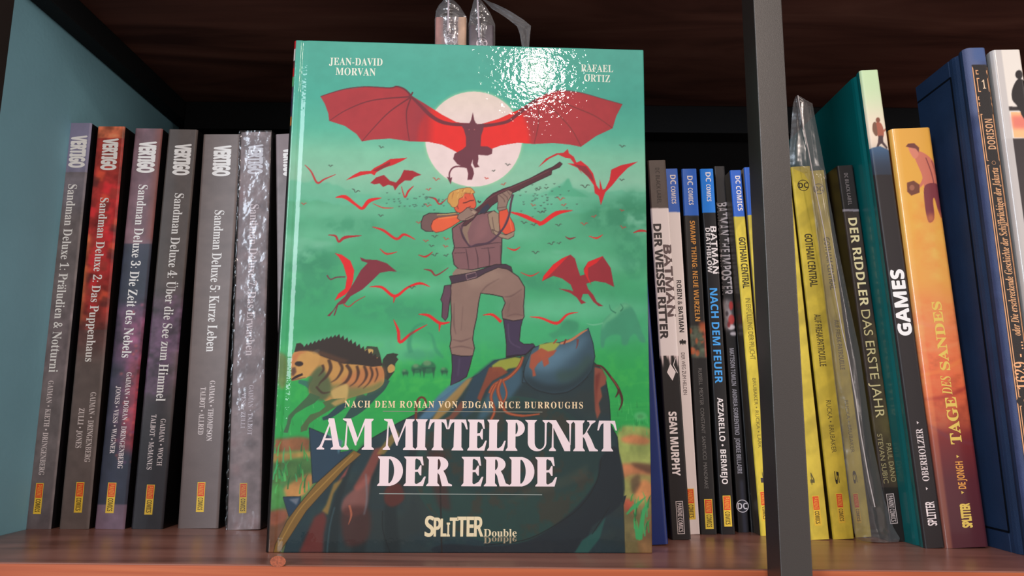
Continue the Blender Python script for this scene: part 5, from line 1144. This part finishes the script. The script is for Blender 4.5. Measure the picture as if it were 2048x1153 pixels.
def ctext(body, sty, a, b_, hpx, c, name, lab=None, track=0.0, lift=.00011, flip=False, heavy=0):
    V_, Fc = layout(body, sty, track)
    if flip: V_ = V_ * [1, -1]
    if heavy: V_ = np.concatenate([V_ + q_ for q_ in ((heavy / (b_[0] - a[0]), 0), (-heavy / (b_[0] - a[0]), 0))]); Fc = Fc + [tuple(i + len(V_) // 2 for i in f_) for f_ in Fc]
    A2 = cface([a, b_, ((a[0] + b_[0]) / 2, (a[1] + b_[1]) / 2 - hpx)])
    P = place(V_, A2[0], A2[1], abs(A2[2][1] - (A2[0][1] + A2[1][1]) / 2))
    o = mesh_obj(name, np.stack([P[:, 0], cprof(P[:, 0]) - lift - (np.arange(len(P)) >= len(P) // 2) * (6e-6 if heavy else 0), P[:, 1]], 1), Fc if not flip else [q_[::-1] for q_ in Fc], CTX(c), big)
    if lab: o['label'] = lab
    return o
_c = {}
def CTX(c):
    if c not in _c:
        m = plain('cover_ink_%02x%02x%02x' % c, c, .5, .4, coat=.5); m.node_tree.nodes['Principled BSDF'].inputs['Coat Roughness'].default_value = .02
        add_bump(m.node_tree, m.node_tree.nodes['Principled BSDF'], 260, .40, .00036, 2.0, socket='Coat Normal'); _c[c] = m
    return _c[c]
TW = (226, 208, 212); CR = (222, 206, 170)
ctext('JEAN-DAVID', 'serif', (661, 129), (768, 131), 14.5, (220, 226, 210), 'author_lettering', track=.02); ctext('MORVAN', 'serif', (674, 149), (754, 151), 14.5, (220, 226, 210), 'author_lettering', track=.02)
ctext('RAFAEL', 'serif', (1165, 144), (1229, 146), 14, (220, 226, 210), 'author_lettering', track=.02); ctext('ORTIZ', 'serif', (1171, 164), (1223, 166), 14, (220, 226, 210), 'author_lettering', track=.02)
ctext('NACH DEM ROMAN VON EDGAR RICE BURROUGHS', 'serif', (690, 815), (1167, 818), 13, (226, 200, 160), 'subtitle_lettering', track=.13)
# heavy flared title letters, each outlined by hand (unit cap height)
def arc(cx, cy, rx, ry, a0, a1, k=10):
    t = np.radians(np.linspace(a0, a1, k)); return [(cx + rx * math.cos(i), cy + ry * math.sin(i)) for i in t]
def stem(x0, x1, s=.07, t=.045, top=True, bot=True, y0=0, y1=1):
    """flared vertical stem with fine bracketed serifs"""
    L = []
    if bot: L += [(x0 - s, y0), (x1 + s, y0), (x1 + s, y0 + t * .6), (x1 + .012, y0 + t * 2.4)]
    else: L += [(x0, y0), (x1, y0)]
    if top: L += [(x1 + .012, y1 - t * 2.4), (x1 + s, y1 - t * .6), (x1 + s, y1), (x0 - s, y1), (x0 - s, y1 - t * .6), (x0 - .012, y1 - t * 2.4)]
    else: L += [(x1, y1), (x0, y1)]
    if bot: L += [(x0 - .012, y0 + t * 2.4), (x0 - s, y0 + t * .6)]
    return L
def ring(outer, inner):
    """strip between two open outlines with the same number of points"""
    return [('strip', outer, inner)]
T = {}
T['I'] = (.36, [stem(.07, .29)])
def armT(y, x0, x1, s=1):       # top bar with hanging flared tip to the right
    return [(x0, y), (x1, y), (x1 + .035, y - s * .30), (x1 - .01, y - s * .30), (x1 - .07, y - s * .13), (x1 - .17, y - s * .065), (x0, y - s * .06)]
T['E'] = (.60, [stem(.07, .29), armT(1, .2, .50), [(.2, 0), (.53, 0), (.60, .32), (.555, .32), (.47, .15), (.36, .07), (.2, .06)], [(.27, .47), (.38, .48), (.44, .36), (.475, .36), (.475, .70), (.44, .70), (.38, .56), (.27, .545)]])
T['L'] = (.56, [stem(.07, .29), [(.2, 0), (.50, 0), (.575, .32), (.53, .32), (.45, .15), (.34, .07), (.2, .06)]])
T['T'] = (.60, [stem(.20, .42, top=False, y1=.97), [(.06, 1), (.56, 1), (.62, .68), (.575, .68), (.50, .87), (.40, .935), (.22, .935), (.12, .87), (.045, .68), (0, .68)]])
T['P'] = (.60, [stem(.07, .29), ('strip', [(.25, 1)] + arc(.31, .73, .28, .27, 90, -90, 14) + [(.25, .46)], [(.25, .93)] + arc(.29, .73, .085, .20, 90, -90, 14) + [(.25, .53)])])
T['R'] = (.68, [stem(.07, .29), ('strip', [(.25, 1)] + arc(.32, .74, .27, .26, 90, -90, 14) + [(.25, .48)], [(.25, .93)] + arc(.30, .74, .08, .19, 90, -90, 14) + [(.25, .55)]), [(.30, .50), (.46, .52), (.53, .36), (.60, .10), (.70, .05), (.70, 0), (.43, 0), (.40, .14), (.36, .36), (.28, .49)]])
T['D'] = (.70, [stem(.07, .29), ('strip', [(.25, 1)] + arc(.30, .5, .39, .5, 90, -90, 18) + [(.25, 0)], [(.25, .93)] + arc(.27, .5, .18, .43, 90, -90, 18) + [(.25, .07)])])
T['A'] = (.74, [[(.30, 1), (.47, 1), (.66, .12), (.76, .04), (.76, 0), (.40, 0), (.40, .04), (.47, .10), (.335, .80), (.28, .92)], [(.32, .86), (.345, .76), (.16, .16), (.13, .08), (.20, .04), (.20, 0), (-.03, 0), (-.03, .04), (.04, .09), (.09, .18)], [(.15, .36), (.17, .30), (.42, .30), (.41, .36)]])
T['M'] = (.95, [[(-.02, 1), (.23, 1), (.46, .36), (.42, .14), (.38, .14), (.10, .90), (-.02, .96)], [(.66, 1), (.92, 1), (.92, .96), (.86, .90), (.89, .10), (.96, .04), (.96, 0), (.59, 0), (.59, .04), (.66, .10), (.65, .80), (.40, .14), (.43, .20), (.44, .34)], [(.10, .93), (.135, .86), (.12, .15), (.19, .04), (.19, 0), (-.03, 0), (-.03, .04), (.06, .12)]])
T['N'] = (.74, [[(-.03, 1), (.22, 1), (.66, .22), (.66, 0), (.48, 0), (.08, .88), (-.03, .96)], [(.10, .86), (.135, .80), (.14, .12), (.21, .04), (.21, 0), (0, 0), (0, .04), (.08, .12)], [(.54, 1), (.76, 1), (.76, .96), (.69, .88), (.67, .2), (.64, .2), (.63, .88), (.54, .96)]])
T['U'] = (.72, [('strip', [(-.02, 1), (.02, .97), (.07, .90)] + arc(.36, .27, .29, .28, 180, 360, 16) + [(.66, .90), (.74, .97), (.74, 1)], [(.36, 1), (.33, .97), (.28, .90)] + arc(.44, .27, .155, .21, 180, 360, 16) + [(.60, .90), (.53, .97), (.53, 1)]), [(-.02, 1), (.36, 1), (.28, .90), (.07, .90)], [(.53, 1), (.74, 1), (.66, .90), (.60, .90)]])
T['K'] = (.74, [stem(.07, .29), [(.27, .50), (.27, .44), (.34, .52), (.52, .86), (.50, .95), (.44, .96), (.44, 1), (.70, 1), (.70, .96), (.58, .88), (.40, .57)], [(.32, .54), (.44, .62), (.56, .40), (.68, .10), (.77, .04), (.77, 0), (.50, 0), (.44, .16), (.36, .40), (.29, .48)]])
def poly_mesh(V, F, pts):
    """triangulated concave outline"""
    from mathutils.geometry import tessellate_polygon
    n = len(V); V += pts
    for t in tessellate_polygon([[Vector((x, y, 0)) for x, y in pts]]):
        a, b_, c = [pts[i] for i in t]
        s_ = (b_[0] - a[0]) * (c[1] - a[1]) - (c[0] - a[0]) * (b_[1] - a[1])
        F.append(tuple(n + i for i in (t if s_ > 0 else t[::-1])))
def title(word, a, b_, hpx, gap=.015, space=.30, lab=None):
    V, F = [], []; x = 0; LV = []
    for ch_ in word:
        if ch_ == ' ': x += space; continue
        adv, shapes = T[ch_]
        for s_ in shapes:
            if s_[0] == 'strip':
                o_, i_ = s_[1], s_[2]
                for k_ in range(len(o_) - 1): poly_mesh(V, F, [(p[0] + x, p[1]) for p in (o_[k_], o_[k_ + 1], i_[k_ + 1], i_[k_])])
            else: poly_mesh(V, F, [(p[0] + x, p[1]) for p in s_])
            LV += [len(set(LV)) % 60] * (len(V) - len(LV))
        x += adv + gap
    V = np.array(V); x0, x1 = V[:, 0].min(), V[:, 0].max(); V[:, 0] = (V[:, 0] - x0) / (x1 - x0)
    A2 = cface([a, b_, ((a[0] + b_[0]) / 2, (a[1] + b_[1]) / 2 - hpx)])
    P = place(V, A2[0], A2[1], abs(A2[2][1] - (A2[0][1] + A2[1][1]) / 2))
    o = mesh_obj('title_lettering', np.stack([P[:, 0], cprof(P[:, 0]) - .00012 - np.array(LV) * 2e-6, P[:, 1]], 1), F, CTX(TW), big)
    o['label'] = lab
title('AM MITTELPUNKT', (634, 899.5), (1235, 904), 62, lab='upper line of the heavy white title')
title('DER ERDE', (755, 972.5), (1115, 974), 59, lab='lower line of the heavy white title', space=.26)
def rule(x0, y0, x1, y1, w_=1.3, c=(130, 130, 116)):
    P = cface([(x0, y0 - w_ / 2), (x0, y0 + w_ / 2), (x1, y1 + w_ / 2), (x1, y1 - w_ / 2)])
    mesh_obj('thin_rule', np.stack([P[:, 0], np.full(4, -.0001), P[:, 1]], 1), [(0, 1, 2, 3)], CTX(c), big)
rule(767, 823, 1086, 825); rule(759, 988, 1085, 990.5, 1.6, (140, 150, 146))
SPC = (218, 204, 168)
x = 850
for ch_, x0, x1, y0, y1 in (('S', 850, 868, 1074, 1033), ('P', 868, 882, 1074, 1036), ('L', 882, 893, 1074, 1038), ('I', 894, 900, 1074, 1046), ('T', 900, 917, 1074, 1036), ('T', 915, 933, 1074, 1034), ('E', 934, 948, 1074, 1034), ('R', 949, 967, 1074, 1034)):
    ctext(ch_, 'bold', (x0, y0), (x1, y0), y0 - y1, SPC, 'publisher_lettering', heavy=.35)
ctext('Double', 'serif', (968, 1074), (1034, 1074), 15, SPC, 'publisher_lettering'); ctext('Double', 'serif', (968, 1075.5), (1034, 1075.5), 12, (150, 136, 110), 'publisher_lettering', flip=True)
